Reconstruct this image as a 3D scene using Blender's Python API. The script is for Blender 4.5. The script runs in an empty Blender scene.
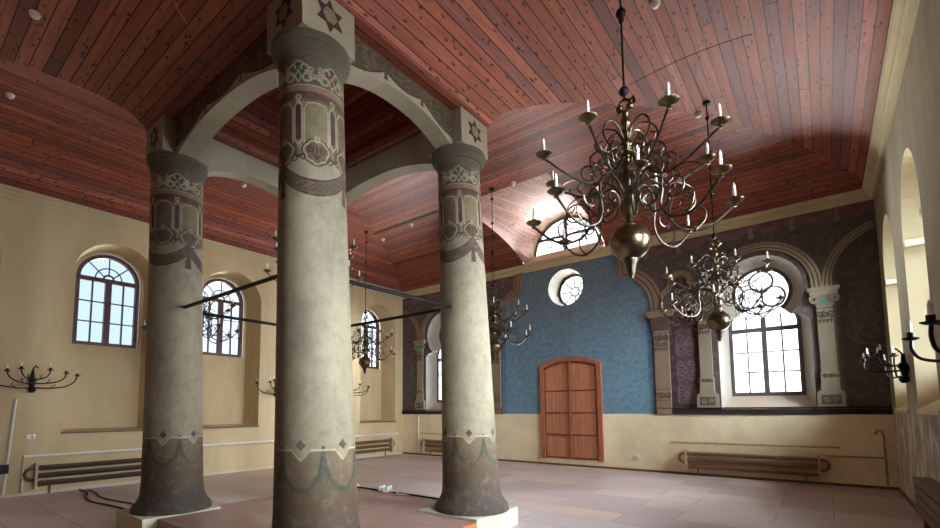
import bpy, math, random
import numpy as np
from mathutils import Vector, Matrix
random.seed(7); rng = np.random.default_rng(7)
S = bpy.context.scene; COL = S.collection; PI = math.pi
def lin(c):
    c = np.asarray(c, float) / 255.0
    return np.where(c <= .04045, c / 12.92, ((c + .055) / 1.055) ** 2.4)
def L3(r, g, b): return tuple(float(v) for v in lin((r, g, b))) + (1.0,)

# ------------------------------------------------------------------ materials
class NT:
    def __init__(s, name):
        s.m = bpy.data.materials.new(name); s.m.use_nodes = True
        s.t = s.m.node_tree; s.b = s.t.nodes['Principled BSDF']; s.out = s.t.nodes['Material Output']
    def n(s, typ, **kw):
        nd = s.t.nodes.new(typ)
        for k, v in kw.items():
            if k.startswith('i_'):
                key = k[2:]; nd.inputs[int(key) if key.isdigit() else key.replace('_', ' ')].default_value = v
            else: setattr(nd, k, v)
        return nd
    def l(s, a, b): s.t.links.new(a, b)
    def math(s, op, a, b=None, c=None):
        nd = s.n('ShaderNodeMath', operation=op)
        for i, v in enumerate((a, b, c)):
            if v is None: continue
            if isinstance(v, (int, float)): nd.inputs[i].default_value = v
            else: s.l(v, nd.inputs[i])
        return nd.outputs[0]
    def mix(s, f, a, b, mode='MIX'):
        nd = s.n('ShaderNodeMix', data_type='RGBA', blend_type=mode)
        for i, v in ((0, f), (6, a), (7, b)):
            if isinstance(v, (int, float)): nd.inputs[i].default_value = v
            elif isinstance(v, tuple): nd.inputs[i].default_value = v
            else: s.l(v, nd.inputs[i])
        return nd.outputs[2]
    def noise(s, scale, detail=4, rough=.55, vec=None):
        nd = s.n('ShaderNodeTexNoise'); nd.inputs['Scale'].default_value = scale
        nd.inputs['Detail'].default_value = detail; nd.inputs['Roughness'].default_value = rough
        if vec is not None: s.l(vec, nd.inputs['Vector'])
        return nd.outputs['Fac']
    def ramp(s, f, stops):
        nd = s.n('ShaderNodeValToRGB'); cr = nd.color_ramp
        while len(cr.elements) < len(stops): cr.elements.new(.5)
        for e, (p, c) in zip(cr.elements, stops):
            e.position = p; e.color = c if isinstance(c, tuple) else (c, c, c, 1)
        s.l(f, nd.inputs[0]); return nd.outputs[0]
    def obj(s): return s.n('ShaderNodeTexCoord').outputs['Object']
    def mapping(s, vec, scale):
        nd = s.n('ShaderNodeMapping'); nd.inputs['Scale'].default_value = scale; s.l(vec, nd.inputs['Vector']); return nd.outputs[0]
    def bump(s, h, strength=.2, dist=.01):
        nd = s.n('ShaderNodeBump'); nd.inputs['Strength'].default_value = strength; nd.inputs['Distance'].default_value = dist
        s.l(h, nd.inputs['Height']); s.l(nd.outputs[0], s.b.inputs['Normal'])

def simple(name, c, rough=.6, metal=0., var=.12, scale=8, spec=.5, bump=0.):
    t = NT(name); o = t.obj(); nz = t.noise(scale, 5, .6, o)
    lo = tuple(v * (1 - var) for v in c[:3]) + (1,); hi = tuple(min(1, v * (1 + var)) for v in c[:3]) + (1,)
    t.l(t.ramp(nz, [(.3, lo), (.7, hi)]), t.b.inputs['Base Color'])
    t.b.inputs['Roughness'].default_value = rough; t.b.inputs['Metallic'].default_value = metal
    t.b.inputs['Specular IOR Level'].default_value = spec
    if bump: t.bump(t.noise(scale * 4, 4, .6, o), bump)
    return t.m

def plaster(name, c, dirt, amt=.55, streak=(1.6, 1.6, .5), rough=.85, patch=None):
    t = NT(name); o = t.obj()
    a = t.noise(.9, 6, .62, t.mapping(o, streak)); b = t.noise(7, 6, .6, o)
    f = t.ramp(a, [(.38, 0.), (.78, amt)])
    c1 = t.mix(f, c, dirt)
    c2 = t.mix(t.ramp(b, [(.3, 0.), (.8, .25)]), c1, tuple(v * .8 for v in c[:3]) + (1,))
    if patch:                                     # flaking limewash low on the wall
        sp = t.n('ShaderNodeSeparateXYZ'); t.l(o, sp.inputs[0])
        lowf = t.ramp(t.math('DIVIDE', sp.outputs[2], 2.), [(.6, 1.), (.8, 0.)])
        pf = t.ramp(t.noise(2.6, 6, .65, t.mapping(o, (1., 1.6, .8))), [(.45, 0.), (.6, .85)])
        c2 = t.mix(t.math('MULTIPLY', lowf, pf), c2, patch)
    t.l(c2, t.b.inputs['Base Color']); t.b.inputs['Roughness'].default_value = rough
    t.b.inputs['Specular IOR Level'].default_value = .25
    t.bump(t.noise(30, 5, .6, o), .15)
    return t.m

def attr_mat(name, rough=.8, amt=.5, dirt=(.05, .04, .03, 1), scale=1.3, stretch=(1.5, 1.5, .6)):
    t = NT(name); o = t.obj()
    at = t.n('ShaderNodeAttribute', attribute_name='Col').outputs['Color']
    a = t.noise(scale, 7, .65, t.mapping(o, stretch)); b = t.noise(9, 6, .65, o)
    c1 = t.mix(t.ramp(a, [(.42, 0.), (.8, amt)]), at, dirt)
    sp_ = t.noise(38, 4, .7, o)
    c2 = t.mix(t.ramp(b, [(.3, .12), (.5, 0.)]), c1, (.55, .5, .4, 1))
    c2 = t.mix(t.ramp(b, [(.5, 0.), (.8, .5)]), c2, dirt)
    c2 = t.mix(t.ramp(sp_, [(.55, 0.), (.75, .4)]), c2, dirt)
    t.l(c2, t.b.inputs['Base Color']); t.b.inputs['Roughness'].default_value = rough
    t.b.inputs['Specular IOR Level'].default_value = .3
    t.bump(t.noise(26, 6, .65, o), .12)
    return t.m

def boards(name, cols, width=.135, length=14., rough=.55, knots=True, gap=.042, gapcol=(.012, .005, .004, 1), sheen=.32):
    t = NT(name); uv = t.n('ShaderNodeTexCoord').outputs['UV']
    sp = t.n('ShaderNodeSeparateXYZ'); t.l(uv, sp.inputs[0]); u, v = sp.outputs[0], sp.outputs[1]
    un = t.math('DIVIDE', u, width); iu = t.math('FLOOR', un); fu = t.math('SUBTRACT', un, iu)
    w1 = t.n('ShaderNodeTexWhiteNoise', noise_dimensions='1D'); t.l(iu, w1.inputs['W'])
    vn = t.math('ADD', t.math('DIVIDE', v, length), t.math('MULTIPLY', w1.outputs['Value'], 3.7)); iv = t.math('FLOOR', vn); fv = t.math('SUBTRACT', vn, iv)
    cmb = t.n('ShaderNodeCombineXYZ'); t.l(iu, cmb.inputs[0]); t.l(iv, cmb.inputs[1])
    w2 = t.n('ShaderNodeTexWhiteNoise', noise_dimensions='2D'); t.l(cmb.outputs[0], w2.inputs['Vector'])
    stops = [(i / (len(cols) - 1), c) for i, c in enumerate(cols)]
    base = t.ramp(w2.outputs['Value'], stops)
    # grain: stretched noise, shifted per board
    c3 = t.n('ShaderNodeCombineXYZ'); t.l(t.math('MULTIPLY', u, 26.), c3.inputs[0]); t.l(t.math('ADD', t.math('MULTIPLY', v, 1.1), t.math('MULTIPLY', w2.outputs['Value'], 40.)), c3.inputs[1]); t.l(iu, c3.inputs[2])
    g = t.noise(1., 5, .6, c3.outputs[0])
    base = t.mix(t.ramp(g, [(.3, .7), (.64, 0.)]), base, tuple(x * .42 for x in cols[0][:3]) + (1,))
    if knots:
        c4 = t.n('ShaderNodeCombineXYZ'); t.l(t.math('MULTIPLY', u, 13.), c4.inputs[0]); t.l(t.math('MULTIPLY', v, 5.), c4.inputs[1]); t.l(t.math('MULTIPLY', w2.outputs['Value'], 9.), c4.inputs[2])
        vo = t.n('ShaderNodeTexVoronoi'); t.l(c4.outputs[0], vo.inputs['Vector']); vo.inputs['Scale'].default_value = 1.15
        dn = t.noise(3., 2, .5, c4.outputs[0])
        base = t.mix(t.ramp(t.math('ADD', vo.outputs['Distance'], t.math('MULTIPLY', t.math('SUBTRACT', dn, .5), .5)), [(.12, .95), (.24, 0.)]), base, (.03, .012, .009, 1))
    e = t.math('ABSOLUTE', t.math('SUBTRACT', fu, .5)); eg = t.math('GREATER_THAN', e, .5 - gap)
    ev = t.math('LESS_THAN', fv, .0012)
    gp = t.math('MAXIMUM', eg, ev)
    col = t.mix(gp, base, gapcol)
    t.l(col, t.b.inputs['Base Color'])
    t.l(t.ramp(g, [(.2, rough - .1), (.8, rough + .15)]), t.b.inputs['Roughness'])
    t.b.inputs['Specular IOR Level'].default_value = sheen
    t.bump(t.math('SUBTRACT', 1., gp), .5, .006)
    return t.m

M = {}
M['wall'] = plaster('yellow_plaster', L3(206, 184, 144), L3(150, 128, 92), .55)
M['wall_r'] = plaster('grey_cream_plaster', L3(164, 154, 128), L3(108, 100, 84), .7, patch=L3(206, 204, 196))
M['wainscot'] = plaster('cream_wainscot', L3(240, 226, 190), L3(164, 142, 102), .5, (1.2, 1.2, 1.2))
M['reveal'] = plaster('pale_reveal_plaster', L3(214, 202, 165), L3(172, 158, 122), .35)
M['reveal_b'] = plaster('stone_reveal_plaster', L3(176, 170, 158), L3(112, 108, 100), .5)
M['reveal_grey'] = plaster('grey_round_reveal_plaster', L3(150, 144, 130), L3(110, 104, 94), .4)
M['sill'] = plaster('pale_sill_stone', L3(205, 190, 172), L3(170, 150, 130), .4)
M['cornice'] = plaster('cornice_plaster', L3(200, 186, 148), L3(140, 124, 92), .45)
M['mural'] = attr_mat('mural_paint', .85, .3, (.03, .026, .026, 1), .8)
M['column'] = attr_mat('painted_column_plaster', .68, .75, (.1, .08, .055, 1), 1.3, (1.6, 1.6, .7))
M['archpaint'] = attr_mat('painted_arch_plaster', .8, .3, (.2, .17, .12, 1), 1.6)
M['cream'] = plaster('cream_arch_plaster', L3(172, 164, 144), L3(122, 112, 92), .55)
M['capital'] = plaster('grey_capital_plaster', L3(104, 98, 84), L3(62, 58, 48), .7)
M['plinth'] = plaster('pale_plinth_plaster', L3(206, 204, 176), L3(166, 160, 128), .45)
M['pilaster'] = plaster('sandstone_pilaster', L3(146, 126, 104), L3(98, 82, 66), .55)
M['pilaster_grey'] = plaster('greyish_pilaster', L3(150, 138, 118), L3(104, 94, 78), .55)
M['relief'] = plaster('dark_relief_plaster', L3(96, 84, 74), L3(60, 52, 46), .5)
M['green'] = simple('capital_green', L3(92, 134, 116), .8)
M['band'] = plaster('tan_arch_band', L3(152, 128, 106), L3(104, 86, 70), .5)
M['band_dark'] = plaster('brown_arch_groove', L3(98, 80, 68), L3(70, 58, 50), .5)
M['dado'] = plaster('dark_dado_band', L3(52, 42, 44), L3(36, 30, 32), .5)
M['wood'] = boards('red_ceiling_boards', [L3(152, 80, 62), L3(180, 102, 80), L3(158, 86, 68), L3(196, 118, 94), L3(146, 90, 84), L3(112, 64, 62), L3(186, 106, 76), L3(130, 64, 50)])
M['fascia'] = boards('red_fascia_board', [L3(132, 68, 50), L3(152, 82, 60)], .4, 60.)
M['wood_glare'] = boards('glare_lunette_boards', [L3(206, 160, 146), L3(216, 172, 158), L3(196, 148, 136), L3(222, 180, 164)], .11, .9, .6, True, .04, L3(140, 92, 80))  # ceiling boards again, window glare put into a paler colour
M['doorwood'] = boards('door_pine', [L3(194, 128, 94), L3(204, 138, 102), L3(186, 120, 88)], .13, 9., .5, False, .012, L3(110, 56, 38))
M['doorframe'] = simple('door_frame_pine', L3(162, 96, 68), .5, 0, .18, 5)
M['doorline'] = simple('door_rail_shade', L3(112, 60, 40), .5, 0, .15, 6)  # door rails darkened in colour to carry their shadow lines
M['sash'] = simple('dark_brown_window_paint', L3(74, 40, 34), .45, 0, .15)
M['sash_grey'] = simple('grey_brown_window_paint', L3(84, 78, 78), .5, 0, .12)
M['brass'] = simple('aged_brass', L3(120, 106, 82), .28, 1., .4, 14)
M['brass_dark'] = simple('dark_brass', L3(84, 76, 66), .34, 1., .4, 14)
M['iron'] = simple('black_iron', L3(30, 27, 26), .5, .6, .2)
M['candle'] = simple('candle_sleeve', L3(222, 218, 206), .5, 0, .06)
M['bulb'] = simple('frosted_bulb', L3(235, 236, 238), .12, 0, .03, 8, .8)
M['rad'] = simple('brown_radiator_paint', L3(140, 112, 84), .5, .1, .3, 20)
M['rad_dark'] = simple('dark_brown_radiator_paint', L3(78, 60, 46), .5, .1, .3, 20)
M['radplate'] = simple('tan_radiator_plate', L3(182, 158, 124), .6, 0, .25, 12)
M['rust'] = simple('stained_pipe_paint', L3(120, 92, 58), .65, 0, .3, 9)
M['rust_pale'] = simple('overpainted_pipe', L3(176, 154, 112), .65, 0, .3, 9)
M['white'] = simple('white_pipe_paint', L3(216, 212, 200), .45, 0, .08)
M['plastic'] = simple('white_plastic', L3(230, 230, 228), .4, 0, .04)
M['rubber'] = simple('black_rubber', L3(28, 26, 26), .6, 0, .1)
M['slat'] = simple('brown_slat_wood', L3(100, 76, 54), .5, 0, .2, 6)
M['orange'] = simple('orange_cut_board_edge', L3(186, 112, 62), .6, 0, .2, 6)
M['star'] = simple('brown_star_paint', L3(64, 48, 38), .8, 0, .2, 12)
M['star_in'] = simple('tan_star_paint', L3(140, 122, 98), .8, 0, .4, 40)

def mk_floor(name, cols, bw, bh, sc=1.):
    t = NT(name); o = t.obj()
    br = t.n('ShaderNodeTexBrick'); t.l(o, br.inputs['Vector'])
    br.inputs['Scale'].default_value = 1.; br.inputs['Brick Width'].default_value = bw; br.inputs['Row Height'].default_value = bh
    br.inputs['Mortar Size'].default_value = .006; br.inputs['Mortar Smooth'].default_value = .3; br.offset = .37; br.offset_frequency = 2
    br.inputs['Color1'].default_value = (0, 0, 0, 1); br.inputs['Color2'].default_value = (1, 1, 1, 1); br.inputs['Mortar'].default_value = (.5, .5, .5, 1)
    c = t.ramp(br.outputs['Color'], [(i / (len(cols) - 1), k) for i, k in enumerate(cols)])
    n1 = t.noise(1.1, 7, .65, o); n2 = t.noise(22, 5, .6, o)
    c = t.mix(t.ramp(n1, [(.3, .4), (.65, 0.)]), c, L3(158, 136, 130))
    c = t.mix(t.ramp(n2, [(.45, 0.), (.8, .25)]), c, L3(176, 160, 154))
    c = t.mix(t.math('MULTIPLY', br.outputs['Fac'], .75), c, L3(70, 52, 48))
    t.l(c, t.b.inputs['Base Color'])
    t.l(t.ramp(n1, [(.3, .3), (.7, .5)]), t.b.inputs['Roughness'])
    t.b.inputs['Specular IOR Level'].default_value = .5
    t.bump(t.math('SUBTRACT', 1., br.outputs['Fac']), .3, .004)
    return t.m
M['floor'] = mk_floor('floor_boards', [L3(190, 166, 160), L3(206, 186, 180), L3(178, 162, 160), L3(208, 184, 170), L3(196, 182, 184), L3(216, 200, 192)], 1.7, .62)
M['deck'] = mk_floor('platform_boards', [L3(156, 118, 106), L3(168, 130, 118), L3(146, 112, 104)], 2.4, .8)

def glass(name, tint):
    t = NT(name)
    tr = t.n('ShaderNodeBsdfTransparent'); tr.inputs[0].default_value = tint
    gl = t.n('ShaderNodeBsdfGlossy'); gl.inputs['Roughness'].default_value = .03
    fr = t.n('ShaderNodeFresnel'); fr.inputs[0].default_value = 1.45
    mx = t.n('ShaderNodeMixShader'); t.l(fr.outputs[0], mx.inputs[0]); t.l(tr.outputs[0], mx.inputs[1]); t.l(gl.outputs[0], mx.inputs[2])
    t.l(mx.outputs[0], t.out.inputs['Surface']); return t.m
M['glass'] = glass('window_glass', (.93, .96, .98, 1))

# ------------------------------------------------------------------ mesh builder
class MB:
    def __init__(s): s.v = []; s.f = []; s.uv = []; s.mi = []; s.cur = 0
    def add(s, vs, fs, uvs=None):
        o = len(s.v); s.v += [tuple(map(float, p)) for p in vs]
        for k, f in enumerate(fs):
            s.f.append(tuple(i + o for i in f)); s.mi.append(s.cur)
            s.uv.append(uvs[k] if uvs else None)
        return s
    def box(s, x0, x1, y0, y1, z0, z1):
        v = [(x, y, z) for x in (x0, x1) for y in (y0, y1) for z in (z0, z1)]
        return s.add(v, [(0, 1, 3, 2), (4, 6, 7, 5), (0, 4, 5, 1), (2, 3, 7, 6), (0, 2, 6, 4), (1, 5, 7, 3)])
    def quad(s, a, b, c, d, uv=None): return s.add([a, b, c, d], [(0, 1, 2, 3)], [uv] if uv else None)
    def lathe(s, prof, seg=24, c=(0, 0, 0), caps=True):
        vs = []; n = len(prof)
        for k in range(seg):
            a = 2 * PI * k / seg
            for r, z in prof: vs.append((c[0] + r * math.cos(a), c[1] + r * math.sin(a), c[2] + z))
        fs = []
        for k in range(seg):
            k2 = (k + 1) % seg
            for i in range(n - 1): fs.append((k * n + i, k2 * n + i, k2 * n + i + 1, k * n + i + 1))
        if caps:
            fs.append(tuple(k * n for k in range(seg))[::-1]); fs.append(tuple(k * n + n - 1 for k in range(seg)))
        return s.add(vs, fs)
    def tube(s, pts, r, sides=6, closed=False):
        P = [Vector(p) for p in pts]; n = len(P)
        rs = r if isinstance(r, (list, tuple)) else [r] * n
        T = []
        for i in range(n):
            a = P[(i - 1) % n] if (closed or i > 0) else P[i]; b = P[(i + 1) % n] if (closed or i < n - 1) else P[i]
            d = b - a; T.append(d.normalized() if d.length > 1e-9 else Vector((0, 0, 1)))
        ref = Vector((0, 0, 1)) if abs(T[0].z) < .9 else Vector((1, 0, 0))
        N = (ref - T[0] * ref.dot(T[0])).normalized(); vs = []
        for i in range(n):
            N = N - T[i] * N.dot(T[i]); N = N.normalized() if N.length > 1e-6 else T[i].orthogonal().normalized()
            B = T[i].cross(N)
            for k in range(sides):
                a = 2 * PI * k / sides; vs.append(P[i] + (N * math.cos(a) + B * math.sin(a)) * rs[i])
        fs = []
        for i in range(n if closed else n - 1):
            j = (i + 1) % n
            for k in range(sides):
                k2 = (k + 1) % sides; fs.append((i * sides + k, i * sides + k2, j * sides + k2, j * sides + k))
        if not closed:
            fs.append(tuple(range(sides))[::-1]); fs.append(tuple((n - 1) * sides + k for k in range(sides)))
        return s.add(vs, fs)
    def sphere(s, c, r, seg=14, rings=8, sz=1.):
        return s.lathe([(max(1e-4, r * math.sin(PI * i / rings)), -r * sz * math.cos(PI * i / rings)) for i in range(rings + 1)], seg, c, False)
    def prism(s, pts, f, d0, d1):
        """closed 2D outline extruded; f(u, v, d) -> xyz"""
        n = len(pts); vs = [f(u, v, d0) for u, v in pts] + [f(u, v, d1) for u, v in pts]
        fs = [tuple(range(n)), tuple(range(2 * n - 1, n - 1, -1))] + [(i, i + n, (i + 1) % n + n, (i + 1) % n) for i in range(n)]
        return s.add(vs, fs)
    def ribbon(s, inner, outer, f, d0, d1, closed=False):
        """band between two equally long 2D curves, extruded"""
        n = len(inner); vs = []
        for c in (inner, outer):
            for d in (d0, d1): vs += [f(u, v, d) for u, v in c]
        I0, I1, O0, O1 = 0, n, 2 * n, 3 * n; fs = []
        for i in range(n if closed else n - 1):
            j = (i + 1) % n
            fs += [(I0 + i, I0 + j, O0 + j, O0 + i), (I1 + i, O1 + i, O1 + j, I1 + j), (I0 + i, I1 + i, I1 + j, I0 + j), (O0 + i, O0 + j, O1 + j, O1 + i)]
        if not closed:
            fs += [(I0, O0, O1, I1), (I0 + n - 1, I1 + n - 1, O1 + n - 1, O0 + n - 1)]
        return s.add(vs, fs)
    def lean(s, fn): s.v = [fn(p) for p in s.v]; return s
    def build(s, name, mat, parent=None, smooth=False, loc=None):
        me = bpy.data.meshes.new(name); me.from_pydata(s.v, [], s.f); me.update()
        mats = mat if isinstance(mat, (list, tuple)) else [mat]
        for m in mats: me.materials.append(m)
        if len(mats) > 1: me.polygons.foreach_set('material_index', s.mi)
        if any(s.uv):
            l = me.uv_layers.new(name='UVMap'); buf = []
            for f, u in zip(s.f, s.uv): buf += [c for p in (u or [(0, 0)] * len(f)) for c in p]
            l.data.foreach_set('uv', buf)
        if smooth:
            me.polygons.foreach_set('use_smooth', [True] * len(me.polygons))
            try: me.set_sharp_from_angle(angle=math.radians(40))
            except Exception: pass
        o = bpy.data.objects.new(name, me); COL.objects.link(o)
        if parent: o.parent = parent
        if loc: o.location = loc
        return o

def grid_obj(name, P, mat, cols=None, wrap=False, parent=None, keep=None, uv=None, smooth=True):
    """P[nu,nv,3] grid surface with a colour attribute; keep[nu-1,nv-1] drops cells"""
    nu, nv = P.shape[:2]; idx = np.arange(nu * nv).reshape(nu, nv)
    a = idx if wrap else idx[:-1]; b = np.roll(idx, -1, 0) if wrap else idx[1:]
    F = np.stack([a[:, :-1], b[:, :-1], b[:, 1:], a[:, 1:]], -1)
    F = F[keep] if keep is not None else F.reshape(-1, 4)
    me = bpy.data.meshes.new(name)
    me.vertices.add(nu * nv); me.vertices.foreach_set('co', P.reshape(-1).astype(np.float32))
    n = len(F); me.loops.add(n * 4); me.polygons.add(n)
    me.loops.foreach_set('vertex_index', F.reshape(-1).astype(np.int32))
    me.polygons.foreach_set('loop_start', np.arange(0, n * 4, 4, dtype=np.int32))
    me.polygons.foreach_set('loop_total', np.full(n, 4, dtype=np.int32))
    if smooth: me.polygons.foreach_set('use_smooth', np.ones(n, dtype=bool))
    me.materials.append(mat)
    if cols is not None:
        ca = me.color_attributes.new('Col', 'FLOAT_COLOR', 'POINT')
        ca.data.foreach_set('color', np.concatenate([cols.reshape(-1, 3), np.ones((nu * nv, 1))], 1).reshape(-1).astype(np.float32))
    if uv is not None:
        l = me.uv_layers.new(name='UVMap'); l.data.foreach_set('uv', uv.reshape(-1, 2)[F.reshape(-1)].reshape(-1).astype(np.float32))
    me.update(); me.validate()
    o = bpy.data.objects.new(name, me); COL.objects.link(o)
    if parent: o.parent = parent
    return o

def tag(o, label=None, cat=None, group=None, kind=None):
    if label: o['label'] = label
    if cat: o['category'] = cat
    if group: o['group'] = group
    if kind: o['kind'] = kind
    return o
def empty(name, loc=(0, 0, 0), rz=0.):
    o = bpy.data.objects.new(name, None); COL.objects.link(o); o.location = loc; o.rotation_euler = (0, 0, rz); o.empty_display_size = .1; return o
def copy_tree(o, parent=None):
    c = o.copy(); COL.objects.link(c)
    if parent: c.parent = parent
    for k in [k for k in ALL[o.name]] if o.name in ALL else list(o.children): copy_tree(k, c)
    return c
ALL = {}
def catmull(pts, k=6):
    P = [np.array(p, float) for p in pts]; P = [2 * P[0] - P[1]] + P + [2 * P[-1] - P[-2]]; out = []
    for i in range(1, len(P) - 2):
        for j in range(k):
            t = j / k; a, b, c, d = P[i - 1], P[i], P[i + 1], P[i + 2]
            out.append(.5 * (2 * b + (c - a) * t + (2 * a - 5 * b + 4 * c - d) * t * t + (3 * b - a - 3 * c + d) * t ** 3))
    out.append(P[-2]); return [tuple(p) for p in out]
def arc(cx, cz, r, a0, a1, n=24): return [(cx + r * math.cos(math.radians(a0 + (a1 - a0) * i / n)), cz + r * math.sin(math.radians(a0 + (a1 - a0) * i / n))) for i in range(n + 1)]
def offset(pts, d):
    n = len(pts); out = []
    for i in range(n):
        a = pts[max(i - 1, 0)]; b = pts[min(i + 1, n - 1)]; dx, dz = b[0] - a[0], b[1] - a[1]; l = math.hypot(dx, dz) or 1
        out.append((pts[i][0] - dz / l * d, pts[i][1] + dx / l * d))
    return out

# ------------------------------------------------------------------ painting engine (pigment on plaster, in wall or column coordinates)
class Paint:
    def __init__(s, U, V, base): s.U = U; s.V = V; s.C = np.empty(U.shape + (3,)); s.C[:] = lin(base)
    def fill(s, m, c, a=1.):
        m = np.asarray(m, float) * a; s.C = s.C * (1 - m[..., None]) + lin(c) * m[..., None]
    def dist(s, pts):
        pts = np.asarray(pts, float); lo = pts.min(0) - .12; hi = pts.max(0) + .12
        sel = (s.U >= lo[0]) & (s.U <= hi[0]) & (s.V >= lo[1]) & (s.V <= hi[1])
        D = np.full(s.U.shape, 9.); u = s.U[sel]; v = s.V[sel]; d = np.full(u.shape, 9.)
        for a, b in zip(pts[:-1], pts[1:]):
            ab = b - a; l = (ab ** 2).sum() + 1e-12
            t = np.clip(((u - a[0]) * ab[0] + (v - a[1]) * ab[1]) / l, 0, 1)
            d = np.minimum(d, np.hypot(u - a[0] - t * ab[0], v - a[1] - t * ab[1]))
        D[sel] = d; return D
    def stroke(s, pts, w, c, a=1., soft=.004): s.fill(np.clip((w / 2 - s.dist(pts)) / soft + .5, 0, 1), c, a)
    def poly(s, pts, c, a=1.):
        P = np.asarray(pts, float); ins = np.zeros(s.U.shape, bool)
        for (x0, y0), (x1, y1) in zip(P, np.roll(P, -1, 0)):
            if y0 == y1: continue
            ins ^= ((s.V > min(y0, y1)) & (s.V <= max(y0, y1)) & (s.U < (s.V - y0) * (x1 - x0) / (y1 - y0) + x0))
        s.fill(ins, c, a)
    def disc(s, u, v, r, c, a=1.): s.fill(np.clip((r - np.hypot(s.U - u, s.V - v)) / .004 + .5, 0, 1), c, a)
    def ring(s, u, v, r, w, c, a=1.): s.stroke(arc(u, v, r, 0, 360, 28), w, c, a)
def spiral(cx, cz, r0, r1, a0, turns, n=26): return [(cx + (r0 + (r1 - r0) * i / n) * math.cos(math.radians(a0) + turns * 2 * PI * i / n), cz + (r0 + (r1 - r0) * i / n) * math.sin(math.radians(a0) + turns * 2 * PI * i / n)) for i in range(n + 1)]

# ------------------------------------------------------------------ room dimensions (metres)
XL, XR, YB, YF = -11.54, .95, 11.54, -4.0
HT = 5.5; CX = -5.29; RAIL = 1.36
BX0, BX1, BY0, BY1 = -7.33, -3.48, 2.20, 5.19           # the four-pillared canopy at ceiling level
def zv(t): return HT + .82 * np.maximum(0., 1 - (2 * np.clip(t, 0, 1) - 1) ** 2) ** .63

# ------------------------------------------------------------------ floor
m = MB(); m.box(XL - .8, XR + .8, YF - .2, YB + .8, -.12, 0); tag(m.build('floor', M['floor']), 'worn reddish brown board floor of the hall', 'floor', None, 'structure')

# ------------------------------------------------------------------ walls with arched niches
def arch_wall(mb, f, u0, u1, z0, z1, ops, n=20, d=0.):
    """f(u,z,d); ops: list of (uc, half, zbot, zspring, rise)"""
    cur = u0
    for uc, hw, zb, zs, rise in sorted(ops):
        mb.quad(f(cur, z0, d), f(uc - hw, z0, d), f(uc - hw, z1, d), f(cur, z1, d))
        if zb > z0: mb.quad(f(uc - hw, z0, d), f(uc + hw, z0, d), f(uc + hw, zb, d), f(uc - hw, zb, d))
        pts = [(uc - hw * math.cos(PI * i / n), zs + rise * math.sin(PI * i / n)) for i in range(n + 1)]
        for (a, za), (b, zb2) in zip(pts[:-1], pts[1:]): mb.quad(f(a, za, d), f(b, zb2, d), f(b, z1, d), f(a, z1, d))
        cur = uc + hw
    mb.quad(f(cur, z0, d), f(u1, z0, d), f(u1, z1, d), f(cur, z1, d))
def outline(uc, hw, zb, zs, rise, n=20):
    return [(uc - hw, zb)] + [(uc - hw * math.cos(PI * i / n), zs + rise * math.sin(PI * i / n)) for i in range(n + 1)] + [(uc + hw, zb)]
def loft(mb, f, A, dA, B, dB, closed=True):
    n = len(A)
    for i in range(n if closed else n - 1):
        j = (i + 1) % n; mb.quad(f(*A[i], dA), f(*A[j], dA), f(*B[j], dB), f(*B[i], dB))

fL = lambda u, z, d: (XL - d, u, z)        # d = depth outwards
fR = lambda u, z, d: (XR + d, u, z)
fB = lambda u, z, d: (u, YB + d, z)

LW = [.6, 3.13, 5.55, 7.97, 10.43]         # window axes, left wall
ops = [(c, .75, 1.12, 4.27, .75) for c in LW]
m = MB(); arch_wall(m, fL, YF, YB, 0, HT + .12, ops)
m.cur = 1
for c in LW:
    A = outline(c, .75, 1.12, 4.27, .75); B = outline(c, .66, 1.16, 4.3, .68)
    loft(m, fL, A, 0, B, .6)
    m.cur = 0; arch_wall(m, fL, c - .66, c + .66, 1.16, 5.0, [(c, .58, 2.91, 4.35, .58)], d=.6); m.cur = 1
wl = m.build('wall_left', [M['wall'], M['wall']]); tag(wl, 'yellow plaster side wall with deep arched window niches', 'wall', None, 'structure')

RW = [10.2, 7.75, 4.95, 2.5]
ops = [(c, .75, 1.45, 3.68, .95) for c in RW]
m = MB(); arch_wall(m, fR, YF, YB, 0, HT + .12, ops)
m.cur = 1
for c in RW:
    # upper arch is a little narrower than the niche below: an impost ledge
    A = outline(c, .75, 3.68, 3.68, .95)[1:-1]; B = outline(c, .62, 3.68, 3.68, .8)[1:-1]
    loft(m, fR, A, 0, B, .55, False)
    lo = [(c - .75, 3.68), (c - .75, 1.45), (c + .75, 1.45), (c + .75, 3.68)]; li = [(c - .66, 3.62), (c - .66, 1.8), (c + .66, 1.8), (c + .66, 3.62)]
    loft(m, fR, lo, 0, li, .55, False)
    for s in (-1, 1): m.box(XR + .0, XR + .55, c + s * .75 - (.0 if s < 0 else .14), c + s * .75 + (.14 if s < 0 else .0), 3.6, 3.68)
    m.cur = 0; arch_wall(m, fR, c - .8, c + .8, 1.3, 4.75, [(c, .58, 1.85, 3.68, .76)], d=.552); m.cur = 1
m.cur = 1
for c in RW: m.prism([(-.02, 1.40), (-.02, 1.45), (.55, 1.8), (.55, 1.4)], lambda x, z, y: (XR + x, y, z), c - .75, c + .75)
wr = m.build('wall_right', [M['wall_r'], M['reveal']]); tag(wr, 'pale plaster wall at the right with tall arched window niches', 'wall', None, 'structure')
m = MB(); m.box(XL, XR, YF - .3, YF, 0, HT + .12); tag(m.build('wall_front', M['wall']), 'plain plaster wall behind the viewer', 'wall', None, 'structure')
# thin ledge of each left niche, dark brown standing for the sill's shadow line
for k, c in enumerate(LW):
    m = MB(); m.box(XL - .62, XL + .05, c - .78, c + .77, 1.09, 1.125)
    tag(m.build('trim_%d' % (k + 1), M['slat']), 'thin ledge along the foot of a left wall niche, coloured as its shadow line', 'ledge', None, 'structure')

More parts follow.
